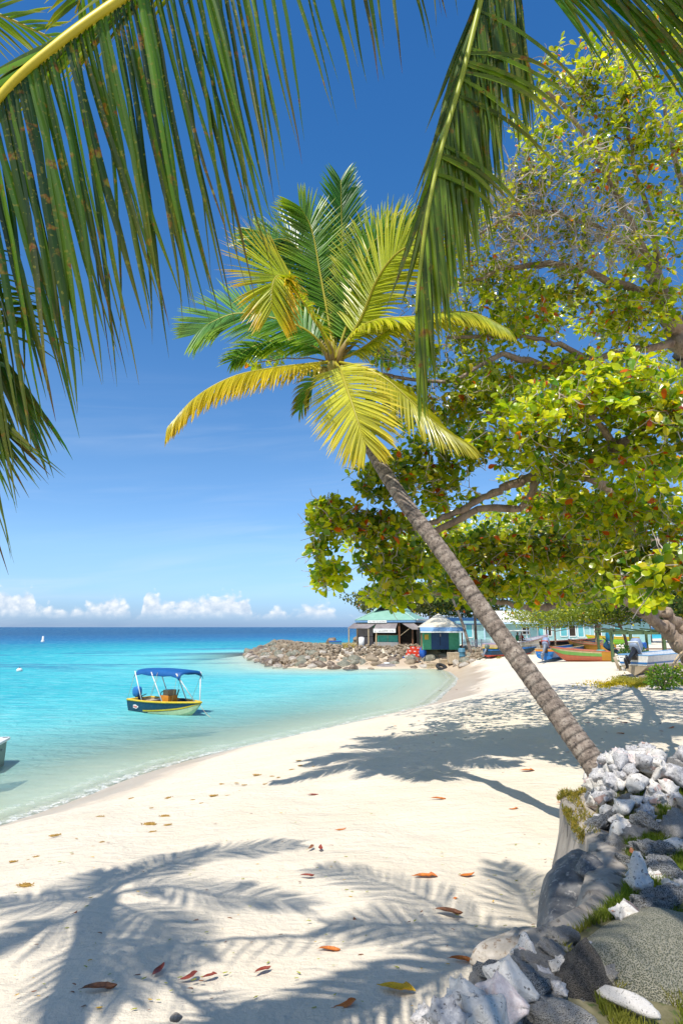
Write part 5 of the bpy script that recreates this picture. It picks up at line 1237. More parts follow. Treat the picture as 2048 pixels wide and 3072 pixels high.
def outboard(parent, loc, tilt, col, leg, s=1., trim=None, yaw=0.):
    """part group: cowl with bracket, leg and propeller as sub-parts; tilt about the transom"""
    M = Matrix.Translation(loc) @ Matrix.Rotation(yaw, 4, 'Z') @ Matrix.Rotation(tilt, 4, 'Y') @ Matrix.Scale(s, 4)
    m = MB(); m.M = M
    rings = []
    for z, lx, ly, ox in ((.10, .17, .12, 0), (.14, .22, .15, -.01), (.28, .25, .165, -.02), (.44, .25, .16, -.02), (.54, .20, .13, 0), (.58, .10, .07, .01)):
        rings.append([V((ox - .12 + lx * math.copysign(abs(math.cos(a)) ** .6, math.cos(a)), ly * math.copysign(abs(math.sin(a)) ** .6, math.sin(a)), z)) for a in [k * PI / 8 for k in range(16)]])
    m.loft(rings); o = m.build('outboard_motor', col, parent, True, world=False)
    if trim: m = MB(); m.M = M; m.box((-.13, 0, .2), (.515, .335, .035)); m.build('cowl_band', trim, o, world=False)
    m = MB(); m.M = M; m.loft([[V((-.12 + lx * math.cos(a) + ox, ly * math.sin(a), z)) for a in [k * PI / 6 for k in range(12)]] for z, lx, ly, ox in ((.11, .14, .09, 0), (-.1, .11, .06, .0), (-.5, .09, .04, -.01), (-.54, .17, .07, -.04), (-.57, .16, .06, -.04), (-.60, .08, .035, -.02))])
    m.build('leg', leg, o, True, world=False)
    m = MB(); m.M = M; m.ell((-.16, 0, -.72), (.22, .055, .06)); m.box((-.12, 0, -.64), (.11, .03, .12)); m.poly([V((-.08, -.01, -.76)), V((.02, -.01, -.76)), V((-.08, -.01, -.92))], .02, (0, 1, 0))
    for k in range(3):
        a = k * 2.094; m.poly([V((-.38, .02 * math.cos(a), -.72 + .02 * math.sin(a))), V((-.41, .13 * math.cos(a - .35), -.72 + .13 * math.sin(a - .35))), V((-.37, .14 * math.cos(a + .3), -.72 + .14 * math.sin(a + .3)))], .01, (1, 0, 0))
    m.build('propeller', leg, o, True, world=False)
    m = MB(); m.M = M; m.box((.04, 0, .0), (.16, .22, .26)); m.bar((.05, .08, .1), (.42, .12, .2), .035); m.build('bracket', PB['black'], o, world=False)
    return o
def boat(name, label, loc, heading, Lh, Bh, Hh, bands, gw, inner, group=None, roll=0., pitch=0., thwarts=3, gwr=.035, inner_f=.42, **kw):
    t = thing(name, label, 'boat', loc, 0, group); t.rotation_euler = (roll, pitch, heading)
    pt = hullf(Lh, Bh, Hh, **kw); first = None
    for i, (nm, f0, f1, mat, off) in enumerate(bands): strip(pt, f0, f1, off).build(nm, mat, t, True, world=False)
    m = strip(pt, inner_f, .99, -.03); m.build('inner_hull', inner, t, True, world=False)
    m = MB(); n = 20; a = [pt(i / n * .93, inner_f, -1, -.03) for i in range(n + 1)]; b = [pt(i / n * .93, inner_f, 1, -.03) for i in range(n + 1)]
    m.loft([[p, q] for p, q in zip(a, b)], closed=False, cap=False); m.build('floor', inner, t, world=False)
    gunwale(pt, gwr).build('gunwale', gw, t, True, world=False)
    for k in range(thwarts):
        tt = .2 + k * .22; p, q = pt(tt, .82, -1, -.03), pt(tt, .82, 1, -.03); m = MB(); m.bar(p, q, .22, .035); m.build('thwart', inner, t, world=False)
    return t, pt
# --- boat on the water with the blue sun canopy
S_, B_ = G(416, 2128), G(592, 2149); mid = (S_ + B_) / 2; hd = math.atan2(B_.y - S_.y, B_.x - S_.x); Lw = (B_ - S_).length
t, pt = boat('motor_boat', 'navy and yellow motor boat with blue sun canopy floating on the turquoise water', mid + V((0, 0, -.20)), hd, Lw * 1.0, 1.62, .74,
             [('bottom', 0, .42, PB['palegreen'], 0), ('hull_side', .36, .93, PB['navy'], .012)], PB['yellow'], PB['dirt'], thwarts=1, gwr=.05, bowrise=.12, rake=.25, inner_f=.5)
m = MB()
for sd in (-1, 1):      # bow panel: pale, with a yellow sweep above it
    m.loft([[pt(.38 + .62 * i / 16, .36 + (.06 + .32 * (i / 16) ** 1.3) * j / 3, sd, .02) for j in range(4)][::sd] for i in range(17)], closed=False, cap=False)
m.build('bow_panel', PB['palegreen'], t, True, world=False)
m = MB()
for sd in (-1, 1): m.loft([[pt(.30 + .70 * i / 16, .37 + (.06 + .32 * (i / 16) ** 1.3) + .085 * j, sd, .028) for j in range(2)][::sd] for i in range(17)], closed=False, cap=False)
m.build('yellow_stripe', PB['yellow'], t, True, world=False)
m = MB(); c = pt(.17, .66, -1, .02)
m.add([c + V((math.cos(a) * .20 * (1 + .12 * math.cos(5 * a)), -.012, math.sin(a) * .10 * (1 + .12 * math.cos(5 * a)))) for a in [k * PI / 12 for k in range(24)]], [tuple(range(24))])
bg1 = m.build('badge', PB['white'], t, world=False); m = MB(); m.box(c + V((-.01, -.018, 0)), (.27, .008, .06)); m.box(c + V((.03, -.02, -.045)), (.14, .008, .03)); m.build('badge_mark', pm('badge_red', (.55, .10, .12), (.6, .25, .18), 12, .5, 0), bg1, world=False)
outboard(t, V((-Lw / 2 - .02, 0, .72)), -.06, PB['blue'], PB['black'], 1.0)
sx = Lw / 3.6
m = MB(); m.box((.12, .0, .74), (.55, .55, .55)); cs_ = m.build('console', PB['orange'], t, world=False)
m = MB(); m.box((.15, 0, 1.13), (.36, .5, .28)); m.build('console_top', PB['wood'], cs_, world=False)
m = MB(); torus(m, V((-.28, 0, 1.0)), .17, .02, rot=Matrix.Rotation(math.radians(70), 3, 'Y')); m.build('steering_wheel', PB['black'], cs_, True, world=False)
m = MB(); m.box((-.75, 0, .62), (.4, 1.0, .3)); m.build('seat', PB['sand'], t, world=False)
m = MB(); m.ell((.95, .1, .78), (.22, .2, .14)); m.build('rope_coil', PB['black'], t, True, world=False)
# canopy: cloth stretched over four bows
zc = 2.18; m = MB(); xs = [-1.40, -1.32, -.9, -.45, 0, .45, .9, 1.28, 1.36]; rows = []
for i, x in enumerate(xs):
    arch = .05 * math.sin(PI * (x + 1.4) / 2.76); r = []
    for j in range(11):
        a = -1 + 2 * j / 10; z = zc + arch - .14 * abs(a) ** 3 - (.16 if abs(a) == 1 and i % 4 != 2 else .10 if abs(a) == 1 else 0) - (.10 if i in (0, 8) else 0)
        r.append(V((x * sx, a * .74, z)))
    rows.append(r)
m.loft(rows, closed=False, cap=False); k = len(m.v)
cn = m.build('sun_canopy', pm('canopy_blue', (.003, .075, .26), (.006, .10, .31), 3, .6, .1), t, True, world=False)
so2 = cn.modifiers.new('s', 'SOLIDIFY'); so2.thickness = .02
for x0, x1, mat in ((-1.34, -.72, PB['white']), (-.30, .42, PB['white']), (1.20, 1.62, PB['white'])):
    for sd in (-1, 1):
        p = pt(min(.99, max(0, (x1 * sx + Lw / 2) / Lw)), 1, sd); m = MB(); m.tube([V((x0 * sx, sd * .74, zc - .08)), V((p.x, p.y, p.z))], .026, 6); m.build('canopy_pole', mat, t, True, world=False)
for x0, x1 in ((-1.3, -1.78), (.1, -.3), (1.3, .82)):
    for sd in (-1, 1):
        p = pt(max(0, (x1 * sx + Lw / 2) / Lw), 1, sd); m = MB(); m.tube([V((x0 * sx, sd * .74, zc - .08)), p], .009, 4); m.build('stay_line', PB['sand'], t, True, world=False)
m = MB(); m.tube([pt(.35, 1, 1) + V((.3, 0, 0)), pt(.35, 1, 1) + V((.5, 0, .45))], .03, 6); m.build('rod_holder', PB['grey'], t, True, world=False)
# mooring line from the bow
bow = mid + V((math.cos(hd), math.sin(hd), 0)) * (Lw / 2 + .15) + V((0, 0, .5)); e = G(645, 2160, -.1); m = MB()
m.tube(catmull([bow, bow.lerp(e, .5) - V((0, 0, .1)), e], 10), .010, 4); tag(m.build('mooring_line', PB['sand'], None, True), 'thin mooring line running from the motor boat bow into the water', 'rope')
# --- white topped grey hull at the left edge: only its square end is in view
e0 = G(-6, 2308); hd2 = math.radians(12); t = thing('skiff', 'grey green hull with white deck edge, square end poking in at the left edge', 'boat', (e0.x, e0.y, -.12)); t.rotation_euler = (0, 0, hd2)
s5 = (e0.y * CP) / F
def sk(nm, mb, mat): return mb.build(nm, mat, t, world=False)
m = MB(); hw2 = .75
m.loft([[V((x, y * w, z)) for y, z in ((-.62, 0), (-.70, .35), (-.75, .80), (.75, .80), (.70, .35), (.62, 0))] for x, w in ((-3.6, .2), (-2.8, .75), (-1.8, 1), (-.4, 1), (-.02, .97))], closed=True)
hull = sk('hull', m, PB['grey'])
for q, r in ((V((.0, -.18, .58)), .03), (V((0, .25, .6)), .028)): m = MB(); m.ell(q, (.02, r, r)); m.build('drain_fitting', PB['silver'], hull, world=False)
m = MB()
for a, b in ((V((-.05, -.80, .84)), V((-.05, .80, .84))), (V((0, -.77, .84)), V((-1.9, -.80, .84))), (V((0, .77, .84)), V((-1.9, .80, .84))), (V((-.62, -.8, .843)), V((-.62, .8, .843)))): m.bar(a, b, .20, .07)
sk('deck_rim', m, PB['white'])
m = MB(); m.box((-.34, 0, .80), (.42, 1.35, .03)); sk('stern_panel', m, PB['solar'])
m = MB(); m.box((-1.5, 0, .5), (1.5, 1.3, .05)); m.box((-1.0, 0, .62), (.35, 1.35, .2)); sk('floor', m, PB['sand'])
# --- buoys
t = thing('marker_buoy', 'tall white marker buoy standing upright far out on the sea', 'buoy', G(129, 1926, 0)); sb_ = G(129, 1926).y / F; m = MB()
m.loft([[V((math.cos(a) * r * sb_, math.sin(a) * r * sb_, z * sb_)) for a in [k * PI / 8 for k in range(16)]] for z, r in ((-1, 4.5), (4, 5), (6, 3.2), (16, 2.6), (17, 1.5))]); m.build('float', PB['white'], t, True, world=False)
m = MB(); m.ell((0, 0, 1 * sb_), (5.2 * sb_, 5.2 * sb_, 2 * sb_)); m.build('collar', PB['white'], t, True, world=False)
q = G(59, 2014); t = thing('mooring_buoy', 'round white mooring buoy half sunk in the turquoise water', 'buoy', q); m = MB(); r = 8.5 * q.y / F; m.ell((0, 0, r * .35), (r, r, r * .8)); m.build('ball', PB['white'], t, True, world=False)
m = MB(); m.ell((0, 0, 1.15 * r), (.06, .06, .08)); m.build('ring', PB['black'], t, True, world=False)
# --- beached boats
def gpt(px, py, dz=0): p = GT(px, py); p.z = H(p.x, p.y) + dz; return p
def from_px(stern, bow): a, b = gpt(*stern), gpt(*bow); return (a + b) / 2, math.atan2(b.y - a.y, b.x - a.x), (b - a).length
BE = 'painted fishing boats pulled up on the beach'
# cabin boat: blue and orange, bow right, behind the palm trunk
c, h, ln = from_px((1470, 1972), (1640, 1944)); 
t, pt = boat('fishing_boat', 'blue, red and cream fishing boat with white cabin roof, partly behind the palm trunk', c + V((0, 0, .02)), h, ln, 1.75, .95,
             [('bottom', 0, .33, PB['red'], 0), ('hull_side', .33, .66, PB['navy'], .006), ('yellow_line', .64, .72, PB['yellow'], .014), ('upper_side', .70, .995, PB['sand'], .01)], PB['pink'], PB['white'], BE, bowrise=.75, rake=.6)
m = MB(); m.loft([[V((x, a * .62, 2.05 + .05 * (1 - a * a))) for a in (-1, -.5, 0, .5, 1)] for x in (-1.7, 1.0)], closed=False, cap=False); cr = m.build('cabin_roof', PB['white'], t, True, world=False); cr.modifiers.new('s', 'SOLIDIFY').thickness = .09
for x, x2 in ((-1.6, -1.6), (0., 0.), (.9, 1.35)):
    for sd in (-.58, .58): m = MB(); m.tube([V((x, sd, 2.02)), V((x2, sd, 1.0))], .035, 5); m.build('roof_post', PB['white'], t, world=False)
m = MB(); m.box((-.5, 0, .95), (2.4, 1.2, .35)); m.build('cabin_base', PB['white'], t, world=False)
for x in (.3, 1.0, 1.7): m = MB(); m.bar((x, -.5, 1.02 + .1 * x), (x + .1, .5, 1.02 + .1 * x), .12, .05); m.build('thwart', PB['sky'], t, world=False)
M_cab = t.matrix_basis.copy()
# two people sitting in the cabin boat
SKIN = pm('skin_brown', (.16, .07, .04), (.20, .09, .05), 4, .5, .02)
def person(label, loc, heading, shirt, trouser):
    t = thing('person', label, 'person', loc, heading)
    vs = [(0, 0, .12), (0, 0, .32), (.01, 0, .52), (.03, 0, .60), (.05, 0, .70), (.05, 0, .80),
          (.02, .17, .53), (.08, .24, .30), (.28, .18, .22), (.36, .16, .22), (.02, -.17, .53), (.08, -.24, .30), (.28, -.18, .22), (.36, -.16, .22),
          (.05, .09, .06), (.42, .12, .08), (.46, .12, -.30), (.56, .12, -.36), (.05, -.09, .06), (.42, -.12, .08), (.46, -.12, -.30), (.56, -.12, -.36)]
    es = [(0, 1), (1, 2), (2, 3), (3, 4), (4, 5), (2, 6), (6, 7), (7, 8), (8, 9), (2, 10), (10, 11), (11, 12), (12, 13), (0, 14), (14, 15), (15, 16), (16, 17), (0, 18), (18, 19), (19, 20), (20, 21)]
    rr = [.14, .13, .13, .055, .10, .085, .06, .048, .036, .03, .06, .048, .036, .03, .085, .065, .045, .035, .085, .065, .045, .035]
    me = bpy.data.meshes.new('body'); me.from_pydata(vs, es, []); o = bpy.data.objects.new('body', me); C.objects.link(o); o.parent = t; me.materials.append(SKIN)
    md = o.modifiers.new('k', 'SKIN')
    for i, r in enumerate(rr): me.skin_vertices[0].data[i].radius = (r, r)
    me.skin_vertices[0].data[0].use_root = True
    o.modifiers.new('s', 'SUBSURF').levels = 1; o.modifiers['s'].render_levels = 1
    m = MB(); m.loft([[V((math.cos(a) * lx + ox, math.sin(a) * ly, z)) for a in [k * PI / 8 for k in range(16)]] for z, lx, ly, ox in ((.0, .17, .19, 0), (.2, .155, .17, 0), (.45, .16, .22, .01), (.56, .12, .19, .02), (.60, .07, .08, .03))])
    for s in (-1, 1): m.tube([V((.02, s * .17, .53)), V((.06, s * .225, .38)), V((.12, s * .235, .28))], [.085, .072, .066], 8)
    m.build('shirt', shirt, t, True, world=False)
    m = MB(); m.ell((.05, 0, .80), (.095, .09, .075)); m.build('hair', PB['black'], t, True, world=False)
    return t
person('person in a green shirt sitting under the white cabin roof', M_cab @ V((-1.05, 0, 1.12)), h - 1.2, paint('green_shirt', (.01, .14, .05), .8), PB['navy'])
person('person in a red shirt sitting by the cabin post, beside the person in green', M_cab @ V((.35, .1, 1.10)), h - 1.9, paint('red_shirt', (.50, .05, .02), .8), PB['navy'])
# small stern with outboard at the left of the palm trunk
c, h, ln = from_px((1462, 1979), (1600, 1962))
t, pt = boat('fishing_boat', 'low blue and red boat whose stern and small motor show left of the palm trunk', c, h, ln, 1.4, .62, [('bottom', 0, .4, PB['red'], 0), ('hull_side', .4, .99, PB['navy'], .006)], PB['blue'], PB['blue'], BE)
outboard(t, V((-ln / 2 - .05, 0, .62)), .55, PB['grey'], PB['silver'], .85)
# long blue boat with orange bow
c, h, ln = from_px((1634, 1988), (1806, 1950))
t, pt = boat('fishing_boat', 'long blue open boat with an orange bow, behind the green and red one', c, h, ln, 1.65, .82, [('bottom', 0, .5, PB['blue'], 0), ('hull_side', .5, .995, PB['blue'], .006)], PB['sand'], PB['blue'], BE, bowrise=.45, rake=.9)
m = strip(pt, .45, .992, .016, t0=.66, t1=1., transom=False); m.build('bow_panel', PB['orange'], t, True, world=False)
m = strip(pt, .82, .96, .014, t0=0, t1=.10); m.build('stern_band', PB['orange'], t, True, world=False)
m = MB(); m.ell((.3, 0, .60), (1.0, .45, .12)); m.build('net_heap', PB['sky'], t, True, world=False)
outboard(t, V((-ln / 2 - .06, -.1, .82)), .85, PB['lilac'], PB['silver'], 1.5, PB['red'])
# green and brick red boat, bow left
c, h, ln = from_px((1838, 1984), (1668, 1986))
t, pt = boat('fishing_boat', 'green and brick red wooden boat with its bow pointing at the water', c + V((0, 0, -.03)), h, ln, 1.55, .80, [('bottom', 0, .62, PB['brick'], 0), ('green_band', .6, .84, PB['green'], .014), ('upper_side', .83, .995, PB['sand'], .008)], PB['brick'], PB['inner'], BE, bowrise=.3, rake=.45, thwarts=4)
m = strip(pt, .30, .992, .02, t0=0, t1=.16); m.build('stern_panel', PB['ochre'], t, True, world=False)
outboard(t, V((-ln / 2 - .05, .3, .80)), .9, PB['navy'], PB['navy'], 1.3)
# yellow green boat behind, under a dark one
c, h, ln = from_px((1765, 1942), (1905, 1940))
t, pt = boat('fishing_boat', 'lime and yellow boat half hidden behind the tall blue outboard motor', c + V((0, 0, .25)), PI + h, ln, 1.6, .85, [('hull_side', 0, .75, PB['lime'], 0), ('upper_side', .74, .995, PB['yellow'], .01)], PB['yellow'], PB['yellow'], BE)
c, h, ln = from_px((1640, 1957), (1790, 1950))
t, pt = boat('fishing_boat', 'dark brown open boat behind the long blue boat and before the fence', c + V((0, .8, .05)), h, ln, 1.5, .9, [('hull_side', 0, .7, PB['wood'], 0), ('upper_side', .68, .995, PB['black'], .008)], PB['brick'], PB['black'], BE, bowrise=.3)
c, h, ln = from_px((1836, 1972), (1690, 1958))
t, pt = boat('fishing_boat', 'ochre wooden boat carrying the tall bright blue outboard motor', c + V((.4, .5, 0)), h, ln * .8, 1.5, .92, [('bottom', 0, .5, PB['ochre'], 0), ('upper_side', .5, .995, PB['ochre'], .01)], PB['brick'], PB['wood'], BE)
outboard(t, V((-ln * .4 - .05, 0, 1.15)), -.1, PB['teal'], PB['teal'], 1.5)
t = thing('bucket', 'mint green tub standing beside the dark tilted outboard', 'bucket', gpt(1803, 1983)); m = MB(); m.loft([[V((math.cos(a) * r, math.sin(a) * r, z)) for a in [k * PI / 8 for k in range(16)]] for z, r in ((0, .26), (.35, .34), (.75, .30), (.8, .2))]); m.build('tub', PB['mint'], t, True, world=False)
m = MB(); torus(m, V((0, 0, .74)), .3, .03); m.build('rim', PB['mint'], t, True, world=False)
# white boat with the blue stripe
c, h, ln = from_px((1868, 2026), (2075, 1996)); c = c + V((1.85, .5, .03))
t, pt = boat('fishing_boat', 'white boat with a blue stripe and muddy bottom beside the double trunk', c, h, ln * 1.5, 1.7, .98, [('bottom', 0, .45, PB['dirt'], 0), ('hull_side', .42, .995, PB['white'], .008), ('blue_stripe', .50, .60, PB['blue'], .018)], PB['sky'], PB['white'], BE, bowrise=.25, vee=.4)
L2 = ln * 1.5; m = MB(); rr_ = random.Random(9); ca_ = pt(.50, .78, -1, .02)
for i in range(9): x = -.5 + i * .12; z = rr_.uniform(.05, .10); m.box(ca_ + V((x, -.012, z * .3)), (.025, .006, z)); m.box(ca_ + V((x + .04, -.012, rr_.choice((-.02, .05)))), (.06, .006, .022))
for i in range(11): x = -.4 + i * .085; m.box(ca_ + V((x, -.012, -.12)), (.02, .006, rr_.uniform(.03, .06))); m.box(ca_ + V((x + .025, -.012, -.12)), (.04, .006, .016))
m.build('lettering', pm('faded_red', (.52, .34, .36), (.6, .48, .5), 9, .6, 0), t, world=False)
outboard(t, V((-L2 / 2 - .08, -.1, 1.0)), 1.0, PB['lilac'], PB['black'], 1.45, PB['white'])
p = gpt(1850, 2012); t = thing('outboard_bracket', 'pale rusty outboard leg propped beside the white boat stern', 'motor part', p); m = MB(); m.tube([V((-.1, 0, .75)), V((0, 0, .4)), V((.15, 0, .05))], [.10, .07, .12], 8); m.build('leg', PB['dirt'], t, True, world=False); m = MB(); m.box((.2, 0, .06), (.35, .12, .1)); m.build('foot', PB['white'], t, world=False)
p = gpt(1950, 2034); m = MB(); m.bar(p + V((-.5, 0, .06)), p + V((.8, .3, .25)), .25, .06); tag(m.build('driftwood_plank', PB['dirt']), 'grey plank lying under the white boat', 'plank')
# yellow creeper and dry weeds in front of the white boat
pts = []
for i in range(6500):
    px = rnd.gauss(1925, 62); py = 2038 + rnd.gauss(0, 6) + 5 * math.sin(px * .06); pts.append(tuple(GY(px, py, 1)) if 0 else (px, py))
A_ = np.array(pts); rr3 = []
for px, py in A_: g = G(px, py, 1.7); rr3.append((g.x, g.y, 0))
rr3 = np.array(rr3); rr3[:, 2] = hts(rr3[:, 0], rr3[:, 1]) - .02
def wc(P0, c, rs):
    q = (P0[:, 0] - 11.2) / 1.6; k = np.exp(-q * q)[:, None]; return c * (1 - k) + np.array([.62, .47, .015]) * k * rs.uniform(.8, 1.1, (len(c), 1))
blades('beach_weeds', rr3, .10, .03, (.30, .26, .07), (.22, .28, .05), 12, 'dry grass and yellow creeper in front of the white boat', lean=1.2, cfun=wc)
for i in range(26):
    px, py = rnd.uniform(1975, 2075), rnd.uniform(2022, 2056); p = GT(px, py)
    put_rock((p.x, p.y, H(p.x, p.y) + .06), rnd.uniform(.14, .34), 2, 'pale pinkish stone in the heap under the bright green bush', 'pale stones at the foot of the double trunk')
t = thing('rope', 'pale rope hanging from the double trunk down to the stones', 'rope', GT(2000, 2030)); m = MB(); m.tube(catmull([P(2062, 1940, 25.2), P(2035, 1975, 24.6), P(2010, 2010, 24.2), P(1994, 2030, 24)], 12), .035, 5); m.tube(catmull([P(2060, 1945, 25.0), P(2030, 1970, 24.5), P(2002, 2025, 24.1)], 12), .03, 5); m.build('strand', PB['sand'], t, True)
# ================================================================== SHELL WALL, TERRACE AND LITTER
ZT = 2.38
EDGE = [(8, 6.75), (2.35, 6.62), (2.12, 6.28), (1.99, 5.6), (1.82, 4.85), (1.50, 4.28), (1.14, 3.93), (.88, 3.74), (.60, 3.50), (.36, 3.18), (-.1, 2.6), (-1.2, 2.2), (-4, 1.6), (-9, 1.2)]
EA = np.array(EDGE)
def tdist(x, y):
    x = np.asarray(x, float); y = np.asarray(y, float); poly = np.array(EDGE + [(-9, -9), (8, -9)]); best = np.full(x.shape, 1e9); ins = np.zeros(x.shape, bool); n = len(poly)
    for i in range(n):
        ax, ay = poly[i]; bx, by = poly[(i + 1) % n]; dx, dy = bx - ax, by - ay
        t = np.clip(((x - ax) * dx + (y - ay) * dy) / (dx * dx + dy * dy), 0, 1); best = np.minimum(best, (x - ax - t * dx) ** 2 + (y - ay - t * dy) ** 2)
        c = (ay > y) != (by > y)
        with np.errstate(divide='ignore', invalid='ignore'): xi = ax + (y - ay) * dx / (dy if dy else 1e-9)
        ins ^= c & (x < xi)
    return np.where(ins, 1, -1) * np.sqrt(best)
def tz(x, y):
    d = tdist(x, y); x = np.asarray(x, float); y = np.asarray(y, float)
    z = 1.35 + (ZT - 1.35) * sm(.0, .26, d)
    pile = .38 * sm(2.10, 2.45, x) * np.exp(-((y - 5.95) / .42) ** 2)
    return z + (pile + .05 * np.sin(x * 3.1) * np.sin(y * 2.7)) * sm(.05, .4, d)
def TZ(x, y): return float(tz(np.array([x]), np.array([y]))[0])
def TP(px, py, dz=0.):
    r = ray(px, py); z = ZT
    for _ in range(16): t = (z - 4) / r.z; z = .5 * z + .5 * (max(TZ(r.x * t, r.y * t), H(r.x * t, r.y * t)) + dz)
    return CAM + r * ((z - 4) / r.z)
xs = np.arange(-7, 8, .07); ys = np.arange(-5, 6.9, .07); X, Y = np.meshgrid(xs, ys); Z = tz(X, Y); D = tdist(X, Y)
nx, ny = len(xs), len(ys); vid = np.arange(nx * ny).reshape(ny, nx); f = np.stack([vid[:-1, :-1], vid[:-1, 1:], vid[1:, 1:], vid[1:, :-1]], -1).reshape(-1, 4)
kk = (D > -.02).ravel(); f = f[kk[f].all(1)]
SOIL = pm('terrace_soil', (.09, .085, .035), (.22, .19, .11), 6, .95, .6, c3=(.06, .09, .02))
te = npmesh('terrace_ground', np.stack([X, Y, Z], -1).reshape(-1, 3), f, np.ones((nx * ny, 3)), SOIL); tag(te, 'raised earth terrace behind the shell topped wall', None, None, 'structure')
# wall face
CONC = pm('wall_concrete', (.42, .37, .31), (.22, .19, .16), 5, .85, .7, sc=(1, 1, .3), bscale=9, c3=(.12, .10, .08), s3=9)
wl = thing('retaining_wall', 'weathered streaky concrete wall holding up the shell terrace above the sand', 'wall', (2.0, 5.5, 1.4)); m = MB(); prof = catmull([V((a, b, 0)) for a, b in [(3.6, 6.68), (2.9, 6.65), (2.42, 6.62), (2.20, 6.52)] + EDGE[2:8]], 70); rw = []
for i, p in enumerate(prof):
    q = prof[min(i + 1, 70)] - prof[max(i - 1, 0)]; nrm = V((q.y, -q.x, 0)).normalized()
    if tdist([p.x + nrm.x * .1], [p.y + nrm.y * .1])[0] > 0: nrm = -nrm
    col = []
    for j in range(13):
        h_ = j / 12; z = 1.2 + (ZT - .95 * max(0, (i - 54) / 16) - 1.2) * h_; o_ = .10 - .07 * h_ + .24 * (1 - h_) * math.exp(-((i - 38) / 14) ** 2) + .04 * noise.noise(V((p.x * 3, p.y * 3, z * 2.5))) + .02 * noise.noise(V((p.x * 9, p.y * 9, z * 5)))
        col.append(V((p.x + nrm.x * o_, p.y + nrm.y * o_, z)))
    col.append(V((p.x - nrm.x * .10, p.y - nrm.y * .10, ZT + .02))); col.append(V((p.x - nrm.x * .3, p.y - nrm.y * .3, ZT - .06)))
    rw.append(col)
m.loft(rw, closed=False, cap=False); m.build('wall_face', CONC, wl, True)
# ---- boulders
RS = pm('dark_smooth_concrete', (.075, .075, .08), (.17, .165, .16), 3, .6, .35, bscale=14, c3=(.30, .28, .26), s3=5)
def pitted(name, a, b, dark, sc, w=.55):
    m, t, o = nt(name); vec = objvec(t); n = noise_(t, sc, 7, .7, vec); vo = N(t, 'ShaderNodeTexVoronoi'); vo.inputs['Scale'].default_value = sc * 3.2; L(t, vec, vo.inputs['Vector'])
    n2 = noise_(t, sc * 4, 5, .75, vec)
    c = ramp(t, n.outputs['Fac'], [(.3, a), (.7, b)]); pf = ramp(t, math_(t, 'ADD', vo.outputs['Distance'], math_(t, 'MULTIPLY', n2.outputs['Fac'], .5)), [(w - .13, (1, 1, 1)), (w + .02, (0, 0, 0))])
    c = mixc(t, pf, c, dark); bs = N(t, 'ShaderNodeBsdfPrincipled'); L(t, c, bs.inputs['Base Color']); bs.inputs['Roughness'].default_value = .8
    bp = N(t, 'ShaderNodeBump'); bp.inputs['Strength'].default_value = 1; bp.inputs['Distance'].default_value = .03
    L(t, math_(t, 'MULTIPLY_ADD', vo.outputs['Distance'], .8, math_(t, 'MULTIPLY', n2.outputs['Fac'], 1.2)), bp.inputs['Height']); L(t, bp.outputs[0], bs.inputs['Normal']); L(t, bs.outputs[0], o.inputs[0]); return m
PORD = pitted('porous_dark_rock', (.10, .085, .07), (.24, .21, .18), (.02, .018, .015), 14, .74)
PORL = pitted('porous_pale_coral', (.50, .47, .43), (.68, .64, .60), (.07, .06, .05), 9, .62)
PORG = pitted('grey_coral', (.26, .27, .28), (.66, .64, .61), (.035, .035, .035), 6, .72)
SPK = pitted('speckled_boulder', (.52, .47, .33), (.66, .61, .47), (.20, .21, .13), 22, .76)
def stone(label, px, py, size, mat, seed, z=None, rot=0, sq=(1, 1, .7), name='boulder', dz=0., sub=4, amp=.28, cat='boulder', tilt=(0, 0), group=None, flat=None):
    vs, fs = rock_verts(seed, sub, amp, sq, pit=.05 if mat in (PORD, PORL, PORG) else 0, fr=1.3); mb = MB(); mb.add(vs, fs); o = mb.build(name, mat, None, True)
    p = G(px, py, z) if z is not None else TP(px, py, dz); o.location = p; o.scale = (size,) * 3; o.rotation_euler = (tilt[0], tilt[1], rot); return tag(o, label, cat, group)
stone('smooth dark grey concrete lump capping the near end of the wall', 1722, 2740, .30, RS, 41, z=2.05, rot=1.02, sq=(2.1, .85, 1.15), amp=.18)
stone('smooth dark concrete knob on the wall top above the dark lump', 1775, 2610, .13, RS, 42, z=2.33, rot=1.1, sq=(1.5, .9, .8), amp=.2)
_sp = stone('big low speckled beige boulder bedded in the grass at the right', 1985, 2900, .50, SPK, 43, z=2.33, rot=.3, sq=(1.15, .84, .40), amp=.10, sub=5); SPC = _sp.location
stone('dark brown porous rock standing between the shells and the speckled boulder', 1757, 2985, .205, PORD, 48, z=2.33, rot=.5, sq=(.86, .72, 1.0), amp=.42, sub=5)
stone('pale pitted coral rock leaning against the dark porous rock', 1680, 3070, .14, PORL, 45, z=2.42, rot=.2, sq=(1.1, .8, .72), amp=.35, sub=5)
stone('low grey rock with a pale rounded top next to the sand', 1552, 2862, .225, RM[2], 46, z=1.98, rot=.2, sq=(1.35, .8, .62))
stone('small pale stone wedged at the near foot of the dark concrete lump', 1574, 2838, .13, RM[2], 49, z=2.02, rot=.6, sq=(1.1, .8, .8))
stone('blue grey porous stone under the pale rounded rock', 1590, 2955, .17, PORG, 47, z=2.1, rot=.8, sq=(1.2, .8, .7))
